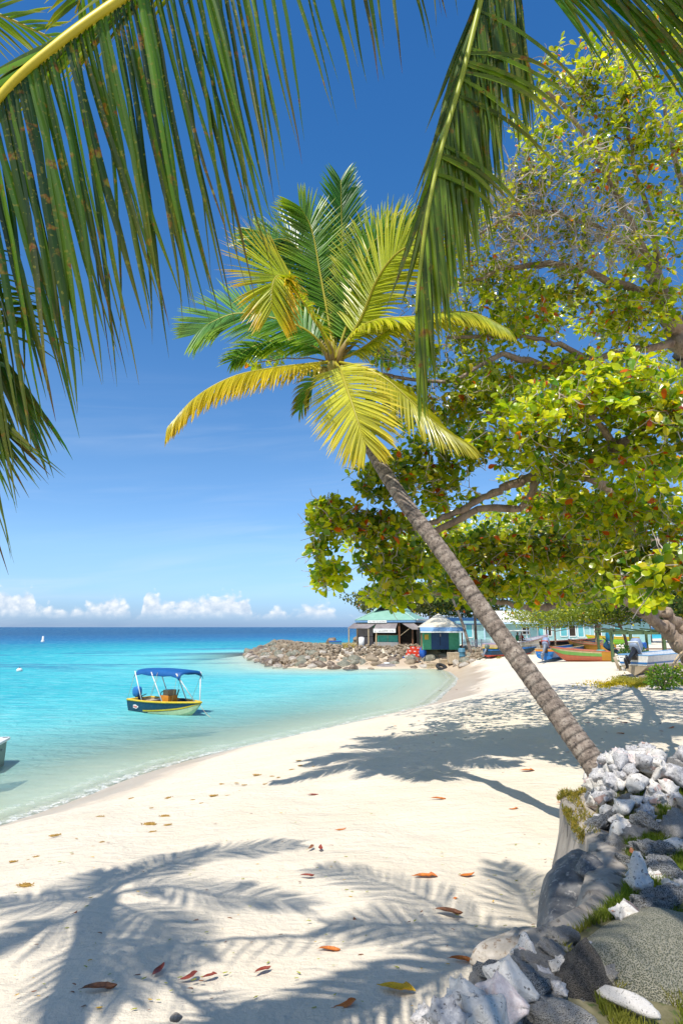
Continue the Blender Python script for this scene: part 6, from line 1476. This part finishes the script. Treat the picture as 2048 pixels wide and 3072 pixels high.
# ---- conch shells
SHW = pm('conch_white', (.54, .50, .455), (.72, .68, .63), 9, .55, .5, bscale=30, c3=(.17, .155, .14), s3=9)
SHG = pm('conch_grey', (.34, .33, .34), (.62, .59, .57), 8, .65, .6, bscale=30, c3=(.10, .09, .09), s3=13)
SHP = pm('conch_pink', (.52, .42, .40), (.68, .60, .57), 9, .45, .4, bscale=30, c3=(.45, .40, .38), s3=14)
SHI = pm('conch_mouth', (.34, .22, .19), (.50, .37, .33), 6, .4, .1)
def conch_mesh(seed, lip=1., spike=1., broken=0.):
    r_ = random.Random(seed); ph = r_.uniform(0, 6.28); nu, nvv = 30, 22; vs = []; fs = []
    base = [(0, .03), (.08, .10), (.15, .13), (.22, .22), (.28, .24), (.34, .36), (.42, .40), (.52, .36), (.64, .28), (.78, .19), (.90, .11), (1.0, .05)]
    def br(x):
        for (a, b), (c, d) in zip(base, base[1:]):
            if x <= c: return b + (d - b) * (x - a) / (c - a)
        return .05
    for i in range(nvv + 1):
        x = i / nvv
        for j in range(nu):
            a = 2 * PI * j / nu; r = br(x)
            tw = a + x * 1.2 + ph
            sp = max(0, math.cos(7 * tw)) ** 3 * (math.exp(-((x - .36) / .05) ** 2) * .14 + math.exp(-((x - .22) / .03) ** 2) * .07 + math.exp(-((x - .12) / .03) ** 2) * .04) * spike
            wl_ = math.exp(-((((a - .5 + PI) % (2 * PI)) - PI) / .42) ** 2) * math.exp(-((x - .58) / .26) ** 2) * .48 * lip
            nz = .035 * noise.noise(V((math.cos(a) * 3 + seed, math.sin(a) * 3, x * 7)))
            rr = r + sp + wl_ + nz
            if broken and abs(((a - 2.4 + PI) % (2 * PI)) - PI) < .55 and .4 < x < .75: rr *= .45
            vs.append(V((x - .48, math.cos(a) * rr * .9, math.sin(a) * rr * .78)))
    for i in range(nvv):
        for j in range(nu): fs.append((i * nu + j, i * nu + (j + 1) % nu, (i + 1) * nu + (j + 1) % nu, (i + 1) * nu + j))
    fs += [tuple(range(nu))[::-1], tuple(nvv * nu + j for j in range(nu))]
    # mouth under the lip: a concave strip set just outside the body
    mv = []; mf = []; K = 10
    for i in range(K + 1):
        x = .34 + .5 * i / K
        for j in range(5):
            a = .62 + .16 * j; w = 1 - abs(2 * i / K - 1) ** 2
            q = br(x) + (.40 - .085 * j) * math.exp(-((x - .58) / .26) ** 2) * lip * math.exp(-((a - .5) / .42) ** 2) + .02
            mv.append(V((x - .48, math.cos(a) * q * .9, math.sin(a) * q * .78 + .012 * w)))
    for i in range(K):
        for j in range(4): mf.append((i * 5 + j, i * 5 + j + 1, (i + 1) * 5 + j + 1, (i + 1) * 5 + j))
    return vs, fs, mv, mf
cp_ = []
for k, (lip, sp, bk) in enumerate(((1.1, 1, 0), (.8, 1.4, 0), (.35, .8, 0), (1.2, 1.2, 1), (.1, 1.2, 1))):
    cp_.append(conch_mesh(k + 3, lip, sp, bk))
cmesh = {}
def conch(px, py, size, mat, var, rot, label=None, dz=0., group=None, z=None, at=None):
    p = at if at is not None else G(px, py, z) if z is not None else TP(px, py, dz)
    t = thing('conch_shell', label or 'bleached conch shell in the heap on top of the wall', 'shell', p, 0, group or 'conch shells heaped on the wall'); t.rotation_euler = rot; t.scale = (size,) * 3
    key = (var, mat.name)
    if key not in cmesh:
        vs, fs, mv, mf = cp_[var]; m = MB(); m.add(vs, fs); a = m.build('body', mat, t, True, world=False); m = MB(); m.add(mv, mf); b = m.build('mouth', SHI, t, True, world=False); cmesh[key] = (a.data, b.data)
    else:
        for nm, d in zip(('body', 'mouth'), cmesh[key]): q = bpy.data.objects.new(nm, d); C.objects.link(q); q.parent = t
    return t
rs_ = random.Random(77)
def rr6(): return (rs_.uniform(2.3, 4.6) if rs_.random() < .7 else rs_.uniform(-1.2, 1.2), rs_.uniform(-.6, .6), rs_.uniform(0, 6.28))
named = [(1855, 2395, .30, SHP, 0, (3.2, .2, -.6), 'large pale pink conch with a ribbed flaring lip in the middle of the pile'),
         (1915, 2300, .24, SHP, 1, (.2, -1.1, .4), 'pink conch standing nearly upright near the top of the pile'),
         (1770, 2345, .29, SHW, 1, (.3, .2, .5), 'spiky white conch at the left shoulder of the pile above the sand'),
         (1830, 2640, .26, SHW, 2, (3.4, .1, 2.6), 'rounded white conch with one slit hole lying on the grass'),
         (1880, 2745, .20, SHW, 4, (.2, .1, -.5), 'hollow ring shaped worn conch with grass growing through it'),
         (1845, 2705, .19, SHW, 3, (3.6, .3, 1.2), 'small broken conch just above the hollow ring shaped one'),
         (1925, 2655, .24, SHW, 3, (.9, .2, .8), 'broken white conch with an open dark mouth beside a grey stone'),
         (1590, 2945, .20, SHW, 2, (.2, .2, -.5), None), (1500, 2990, .22, SHP, 0, (3.3, .15, -.45), 'large smooth pinkish conch in the middle of the bottom row of shells'),
         (1525, 2945, .24, SHW, 2, (3.5, .25, -.5), 'rounded white conch highest in the bottom row next to the sand'),
         (1400, 3010, .25, SHW, 1, (3.4, .1, .4), 'knobbly white conch in the bottom row nearest the yellow leaf'),
         (1450, 3060, .25, SHW, 3, (3.8, -.3, .7), 'white conch with a brown hollow at the bottom edge'),
         (1280, 3060, .22, SHG, 1, (3.3, .2, .3), 'grey spiky conch at the left tip of the bottom row'),
         (1345, 3062, .22, SHG, 1, (3.7, .3, 1.2), 'second grey spiky conch from the left tip of the bottom row')]
for n_ in named:
    if n_[6] is None: continue
    conch(*n_[:3], *n_[3:6], label=n_[6], dz=.05 if n_[1] < 2900 else .11, group='conch shells picked out on the wall')
ci = 0
def TW(x, y, dz=0.): return V((x, y, TZ(x, y) + dz))
def world_px(p):
    q = p - CAM; f_ = q.y * CP + q.z * SP; return 1024 + q.x / f_ * F, 1536 - (-q.y * SP + q.z * CP) / f_ * F
for i in range(210):      # the heap at the far end of the terrace
    x = rs_.uniform(2.12, 4.3) if i % 3 else rs_.uniform(2.10, 2.75); y = rs_.uniform(5.2, 6.5)
    if y < 5.55 and rs_.random() < .45: y += .5
    p = TW(x, y, .02 + .13 * rs_.random() * (y > 5.6))
    mt = SHG if rs_.random() < .42 else SHW if rs_.random() < .85 else SHP
    conch(0, 0, rs_.uniform(.14, .26), mt, rs_.randrange(5), rr6(), 'grey weathered conch shell in the heap on top of the wall' if mt is SHG else 'pale pink conch shell in the heap on top of the wall' if mt is SHP else None,
          group={SHG: 'grey conch shells heaped on the wall', SHP: 'pink conch shells heaped on the wall', SHW: 'white conch shells heaped on the wall'}[mt], at=p)
for i in range(34):      # shells lying on the grassy slope between the heap and the boulder
    x = rs_.uniform(1.75, 2.9); y = rs_.uniform(4.2, 5.3); mt = rs_.choice((SHG, SHW, SHW))
    if tdist([x], [y])[0] > .12: conch(0, 0, rs_.uniform(.11, .20), mt, rs_.randrange(5), rr6(), 'worn conch shell lying in the grass of the terrace slope', group='shells on the grassy slope', at=TW(x, y, .03))
cor = []
for k in range(3):
    for mt in (PORL, PORG): vs, fs = rock_verts(80 + k, 4, .5, (1.2, .85, .62), pit=.30, fr=1.7, fac=.25); mb = MB(); mb.add(vs, fs); o = mb.build('coral_rock', mt, None, True); cor.append([o, mt, False])
def coral(px, py, size, which=None, label=None, group=None, dz=.02, z=None, at=None):
    e = rs_.choice(cor) if which is None else cor[which]
    o = e[0] if not e[2] else e[0].copy()
    if e[2]: C.objects.link(o)
    e[2] = True; o.location = at if at is not None else G(px, py, z) if z is not None else TP(px, py, dz); o.rotation_euler = (rs_.uniform(-.5, .5), rs_.uniform(-.5, .5), rs_.uniform(0, 6.28)); s = size; o.scale = (s * rs_.uniform(.85, 1.15), s, s * rs_.uniform(.8, 1.1))
    pale = e[1] is PORL
    return tag(o, label or ('pale pitted coral rock among the shells on the wall' if pale else 'dark grey coral rock among the shells on the wall'), 'rock', group or ('pale coral rocks on the wall' if pale else 'grey coral rocks on the wall'))
for i in range(60):
    x = rs_.uniform(2.14, 4.3); y = rs_.uniform(5.15, 6.5)
    coral(0, 0, which=rs_.choice((0, 2, 4, 0, 2, 4, 1, 3, 5)), size=rs_.uniform(.06, .12), at=TW(x, y, rs_.uniform(0, .08)))
for px, py, s, w, lb in ((1850, 2545, .145, 0, 'broad pale pitted coral rock below the big pink conch'), (1830, 2580, .13, 2, 'rounded pitted coral lump tucked under the broad pale one'), (1945, 2480, .12, 1, 'dark hollow coral rock right of the small slate shell'),
                         (1960, 2555, .13, 3, 'long blue grey stone with a white fringe lying on the grass'), (2035, 2500, .17, 0, 'large pale coral rock at the right edge of the heap'), (2010, 2625, .13, 3, 'dark grey stone at the right edge among the grass'),
                         (1990, 2700, .12, 3, 'black and white pitted stone right of the hollow conch'), (1945, 2725, .10, 5, 'small black and white pitted stone beside the hollow conch'), (1885, 2600, .11, 5, 'grey stone between the broad coral and the rounded conch'), (1800, 2475, .12, 1, 'grey coral rock at the grassy edge of the wall')):
    coral(px, py, s, w, lb, 'larger coral rocks on the wall', dz=.03)
for i in range(95):      # rocks and shells of the bottom row
    t_ = rs_.random(); x = .38 + .85 * t_ + rs_.uniform(-.05, .05); y = 3.22 + .62 * t_ - rs_.uniform(.0, .55); p = TW(x, y, rs_.uniform(-.02, .04))
    if i % 3 == 0: conch(0, 0, rs_.uniform(.08, .16), rs_.choice((SHW, SHG, SHG)), rs_.randrange(5), rr6(), 'worn conch shell half buried in the bottom row of rocks', group='worn shells in the bottom row', at=p)
    else: coral(0, 0, rs_.uniform(.045, .10), label='weathered coral stone in the bottom row beneath the shells', group='stones of the bottom row', at=p)
stone('smooth white egg shaped pebble between the conch and the pale coral', 1600, 2985, .085, SHW, 71, z=2.36, rot=-.55, sq=(1.5, .75, .6), amp=.05, name='pebble', cat='pebble', sub=3)
stone('long white worn shell stone below the egg shaped pebble', 1625, 3050, .11, SHW, 72, z=2.36, rot=-.5, sq=(1.9, .55, .5), amp=.1, name='pebble', cat='pebble', sub=3)
stone('flat white stone in the grass between the dark rock and speckled boulder', 1880, 3005, .08, SHW, 73, z=2.40, rot=-.8, sq=(1.8, .6, .5), amp=.12, name='pebble', cat='pebble', sub=3)
# ---- grass mats and moss
gn = 190000; rg_ = np.random.RandomState(6); gx = rg_.uniform(.9, 4.6, gn); gy = rg_.uniform(2.2, 5.7, gn); ok = tdist(gx, gy) > .10
ok &= (gy > 3.4) | (gx > 1.10)
ok &= ((gx - SPC.x) / .45) ** 2 + ((gy - SPC.y) / .31) ** 2 > 1
ok &= ~((gx < 1.12) & (gy < 3.6))
pn = np.array([noise.noise(V((a * 2.6, b * 2.6, 0))) for a, b in zip(gx[ok], gy[ok])]); sel = np.argwhere(ok)[:, 0][pn > -.30]
GP = np.stack([gx, gy, tz(gx, gy) - .005], 1)[sel]
def gcf(P0, c, rs):
    k = np.clip(np.array([noise.noise(V((p[0] * 2, p[1] * 2, 5))) for p in P0]) * 1.6 + .1, 0, 1)[:, None]; return c * (1 - k) + np.array([.30, .27, .05]) * k
blades('terrace_grass', GP, .055, .0032, (.06, .13, .010), (.22, .29, .03), 13, 'short green grass growing between the stones and shells on the terrace', lean=.9, cfun=gcf)
mp_ = []
for i in range(5200):
    k = rs_.random() * 30; j = min(70, int(12 + k)); p = prof[j]; q = prof[min(j + 1, 70)] - prof[j - 1]; nrm = V((q.y, -q.x, 0)).normalized()
    if tdist([p.x + nrm.x * .1], [p.y + nrm.y * .1])[0] > 0: nrm = -nrm
    dd = rs_.random() ** 2; w = max(0, 1 - abs(k - 9) / 10); zz = ZT + .03 - dd * (.10 + .34 * w)
    p2 = p + (prof[min(j + 1, 70)] - p) * rs_.random() + nrm * (rs_.uniform(-.12, .06) if dd < .12 else rs_.uniform(.02, .07))
    if noise.noise(V((p2.x * 7, p2.y * 7, zz * 2.5))) > -.12: mp_.append((p2.x, p2.y, zz))
blades('wall_moss', mp_, .032, .004, (.10, .13, .015), (.42, .30, .05), 14, 'golden green moss and grass hanging over the wall edge', lean=1.6)
# ---- fallen sea almond leaves
DL = {}
def dleafmat(n, a, b): return pm('fallen_' + n, a, b, 14, .5, .3, lo=.35, hi=.65, c3=tuple(x * .45 for x in a), s3=22)
DM = dict(red=dleafmat('red', (.34, .06, .03), (.22, .045, .03)), orange=dleafmat('orange', (.60, .20, .02), (.45, .10, .02)), yellow=dleafmat('yellow', (.72, .46, .012), (.66, .34, .01)), brown=dleafmat('brown', (.20, .075, .03), (.30, .12, .05)), green=dleafmat('green', (.30, .34, .02), (.42, .38, .03)))
def dead_leaf(kind, var):
    if (kind, var) in DL: return None
    m = MB(); r_ = random.Random(var + 5); cu = r_.uniform(.5, 1.5); n, k = 12, 6; vs = []
    for i in range(n + 1):
        t = i / n; w = .19 * (math.sin(PI * min(1, t * .98 + .01)) ** .75) * (.55 + .75 * t) if t > .12 else .012
        for j in range(k + 1):
            a = -1 + 2 * j / k; ang = a * cu * 1.1; x = w * (math.sin(ang) / cu if cu > .1 else a); z = w * (1 - math.cos(ang)) / cu * .55 + .035 * math.sin(t * 3.2 * (1 + var * .2) + var) + .02 * noise.noise(V((t * 4, a * 2, var)))
            vs.append((t - .5, x * (1 + .12 * math.sin(t * 9 + var * 2 + j)) + .10 * math.sin(t * 2.6 + var) * (1 if var % 2 else -1), z * (1 + .8 * (t > .7)) + .10 * (max(0, t - .75) / .25) ** 2 * (var % 3 != 0)))
    m.add(vs, [(i * (k + 1) + j, i * (k + 1) + j + 1, (i + 1) * (k + 1) + j + 1, (i + 1) * (k + 1) + j) for i in range(n) for j in range(k)])
    o = m.build('fallen_leaf', DM[kind], None, True); DL[(kind, var)] = [o, False]; return o
def put_leaf(px, py, lpx, kind, rot, var, label, group, on_terrace=False, tilt=0.):
    dead_leaf(kind, var); e = DL[(kind, var)]; o = e[0]
    if e[1]: o = o.copy(); C.objects.link(o)
    e[1] = True
    p = TP(px, py, .05) if on_terrace else GT(px, py, .0); 
    if not on_terrace: p.z = H(p.x, p.y)
    d = (p - CAM).length; s = lpx / F * d * .98; o.location = p + V((0, 0, .012 + .02 * s)); o.scale = (s, s, s); o.rotation_euler = (tilt, 0, rot); return tag(o, label, 'leaf', group)
FL = [(293, 2975, 85, 'brown', .35, 1, 'long brown red leaf on the shaded sand, largest of the bottom left cluster'), (474, 2918, 52, 'red', 1.05, 2, 'dark red leaf left of the two small red ones on the shaded sand'),
      (563, 2935, 50, 'red', .75, 3, 'bright crimson leaf in the middle of the row of red leaves'), (627, 2933, 40, 'red', .5, 0, 'dark maroon leaf at the right end of the row of three red leaves'),
      (788, 2918, 48, 'red', .8, 1, 'curled red leaf alone on the sand right of the leaf row'), (1188, 2970, 96, 'yellow', -.25, 0, 'big bright yellow leaf lying flat near the bottom row of shells'),
      (1030, 3020, 65, 'orange', .5, 3, 'folded orange brown leaf at the bottom edge of the sand'), (985, 2857, 60, 'orange', .05, 1, 'thin orange leaf on the sand between the two long frond shadows'),
      (1073, 2772, 40, 'brown', 1.9, 2, 'curled brown orange leaf on the dark frond shadow'), (1342, 2743, 76, 'brown', -.15, 1, 'long dark brown leaf lying on the frond shadow'),
      (1273, 2633, 68, 'orange', -.05, 0, 'orange red leaf, left one of the pair on the open sand'), (1398, 2630, 46, 'orange', .05, 2, 'orange leaf, right one of the pair on the open sand'),
      (1355, 2702, 30, 'orange', .3, 3, 'small orange leaf just above the long dark brown leaf'), (1382, 2888, 66, 'orange', .0, 1, 'orange yellow leaf on the sand above the rounded white conch'),
      (1313, 2400, 44, 'orange', .0, 1, 'orange leaf below the trunk shadow on the smooth sand'), (1538, 2429, 28, 'orange', .0, 3, 'small orange leaf on the edge of the trunk shadow'),
      (1508, 2320, 10, 'red', .3, 2, 'tiny red leaf above the trunk shadow'), (930, 2545, 30, 'brown', 1.2, 3, 'small curled maroon leaf, left of two above the dark shadow tip'), (962, 2548, 34, 'red', 1.4, 2, 'small upright maroon leaf, right of two above the dark shadow tip'),
      (920, 2632, 40, 'red', .2, 1, 'ragged red leaf between the left and right frond shadows'), (1020, 2493, 34, 'orange', .1, 2, 'orange leaf alone in the middle of the bright sand'), (938, 2388, 32, 'red', .3, 1, 'thin red leaf on the sand left of the crown shadow'),
      (1680, 2412, 24, 'orange', .0, 1, 'small orange leaf on the sand at the foot of the wall corner'), (216, 2753, 36, 'brown', 1.1, 2, 'curled dark leaf in the crossing of the shadows at the left'),
      (1646, 2838, 60, 'red', 1.5, 1, 'narrow red leaf upright against the dark concrete lump'), (1580, 2314, 40, 'orange', -.1, 0, 'orange leaf near the palm shadow edge'),
      (1900, 2480, 30, 'brown', 1.0, 2, None), (1870, 2170, 22, 'red', .2, 1, 'red leaf on the dappled sand behind the palm trunk'), (2010, 2185, 26, 'orange', .3, 3, 'orange leaf on the dappled sand at the right edge'),
      (1860, 2203, 26, 'orange', .4, 1, 'orange leaf on the dappled sand right of the palm trunk'), (1760, 2170, 16, 'red', 0, 0, 'small red leaf in the dappled shade of the almond tree')]
for q in FL:
    if q[6]: put_leaf(*q[:6], q[6], 'fallen sea almond leaves')
put_leaf(2040, 2500, 42, 'orange', .2, 3, 'orange brown leaf on the shells at the right edge', 'leaves on the terrace', True)
put_leaf(2005, 2398, 40, 'orange', -.8, 1, 'curled orange leaf on the grass beside the heap', 'leaves on the terrace', True)
put_leaf(1900, 2565, 46, 'brown', 1.2, 2, 'brown leaf wedged between coral rocks on the wall', 'leaves on the terrace', True)
put_leaf(1845, 2742, 22, 'orange', -.3, 0, 'small orange leaf under the broken conch', 'leaves on the terrace', True)
for i in range(230):
    px, py = rs_.uniform(40, 1680), 2400 + rs_.random() ** 1.0 * 640
    if py < 2440 + max(0, (700 - px)) * .17: continue
    k = rs_.choice(('green', 'green', 'yellow', 'brown', 'green')); sz = rs_.uniform(5, 17) * (.45 + .65 * (py - 2300) / 700)
    put_leaf(px, py, sz, k, rs_.uniform(-.5, .8), rs_.randrange(3), {'green': 'tiny green leaflet scattered on the sand', 'yellow': 'tiny yellow leaflet scattered on the sand', 'brown': 'tiny brown leaf scrap scattered on the sand'}[k], 'small ' + k + ' leaf scraps on the sand')
for i in range(60):
    px, py = rs_.uniform(1180, 2040), rs_.uniform(2060, 2260); k = rs_.choice(('brown', 'orange', 'brown', 'red')); put_leaf(px, py, rs_.uniform(6, 13), k, rs_.uniform(-.5, .8), rs_.randrange(3), {'brown': 'small brown leaf', 'orange': 'small orange leaf', 'red': 'small red leaf'}[k] + ' in the dappled shade under the trees', 'small ' + k + ' leaves under the trees')
# ---- seaweed clumps along the high-water line
SW = pm('seaweed', (.30, .17, .03), (.46, .28, .06), 20, .8, .4); swm = []
for k in range(3):
    m = MB(); r_ = random.Random(k + 90)
    for _ in range(60):
        a = r_.uniform(0, 6.28); d = r_.random() ** .6; p0 = V((math.cos(a) * d, math.sin(a) * d * .5, .05)); p1 = p0 + V((r_.uniform(-.35, .35), r_.uniform(-.2, .2), r_.uniform(.05, .35) * (1 - d * .6))); m.tube([p0, (p0 + p1) / 2 + V((0, 0, .06)), p1], [.05, .045, .015], 4)
    m.ell((0, 0, .06), (.8, .4, .14), 10, 5); o = m.build('seaweed_clump', SW); swm.append([o, False])
for (px, py, w) in [(165, 2508, 28), (396, 2394, 20), (455, 2424, 12), (448, 2474, 38), (495, 2450, 30), (503, 2476, 22), (460, 2496, 20), (512, 2394, 26), (580, 2400, 12), (605, 2410, 12), (303, 2450, 20), (667, 2354, 16), (710, 2350, 14), (732, 2356, 16), (725, 2373, 14), (665, 2352, 12),
                    (770, 2326, 24), (795, 2353, 14), (640, 2388, 24), (686, 2388, 18), (818, 2330, 16), (835, 2333, 12), (80, 2658, 40), (115, 2572, 22), (40, 2586, 20), (12, 2616, 18), (90, 2580, 12), (155, 2570, 10), (306, 2527, 14), (230, 2516, 8), (875, 2310, 18), (900, 2297, 14), (895, 2283, 16), (940, 2300, 10), (218, 2563, 8), (278, 2540, 10)]:
    e = rs_.choice(swm); o = e[0] if not e[1] else e[0].copy()
    if e[1]: C.objects.link(o)
    e[1] = True; p = GT(px, py); p.z = H(p.x, p.y) + .003; s = w / F * (p - CAM).length * .55; o.location = p; o.scale = (s, s, s * .8); o.rotation_euler = (0, 0, rs_.uniform(-.3, .7)); tag(o, 'golden brown clump of dried seaweed on the upper beach', 'seaweed', 'seaweed clumps on the sand')
stone('small round tan stone half buried in the shaded sand at the bottom', 528, 3052, .032, RM[2], 74, z=1.72, sq=(1.2, 1, .8), amp=.1, name='pebble', cat='pebble', sub=3)
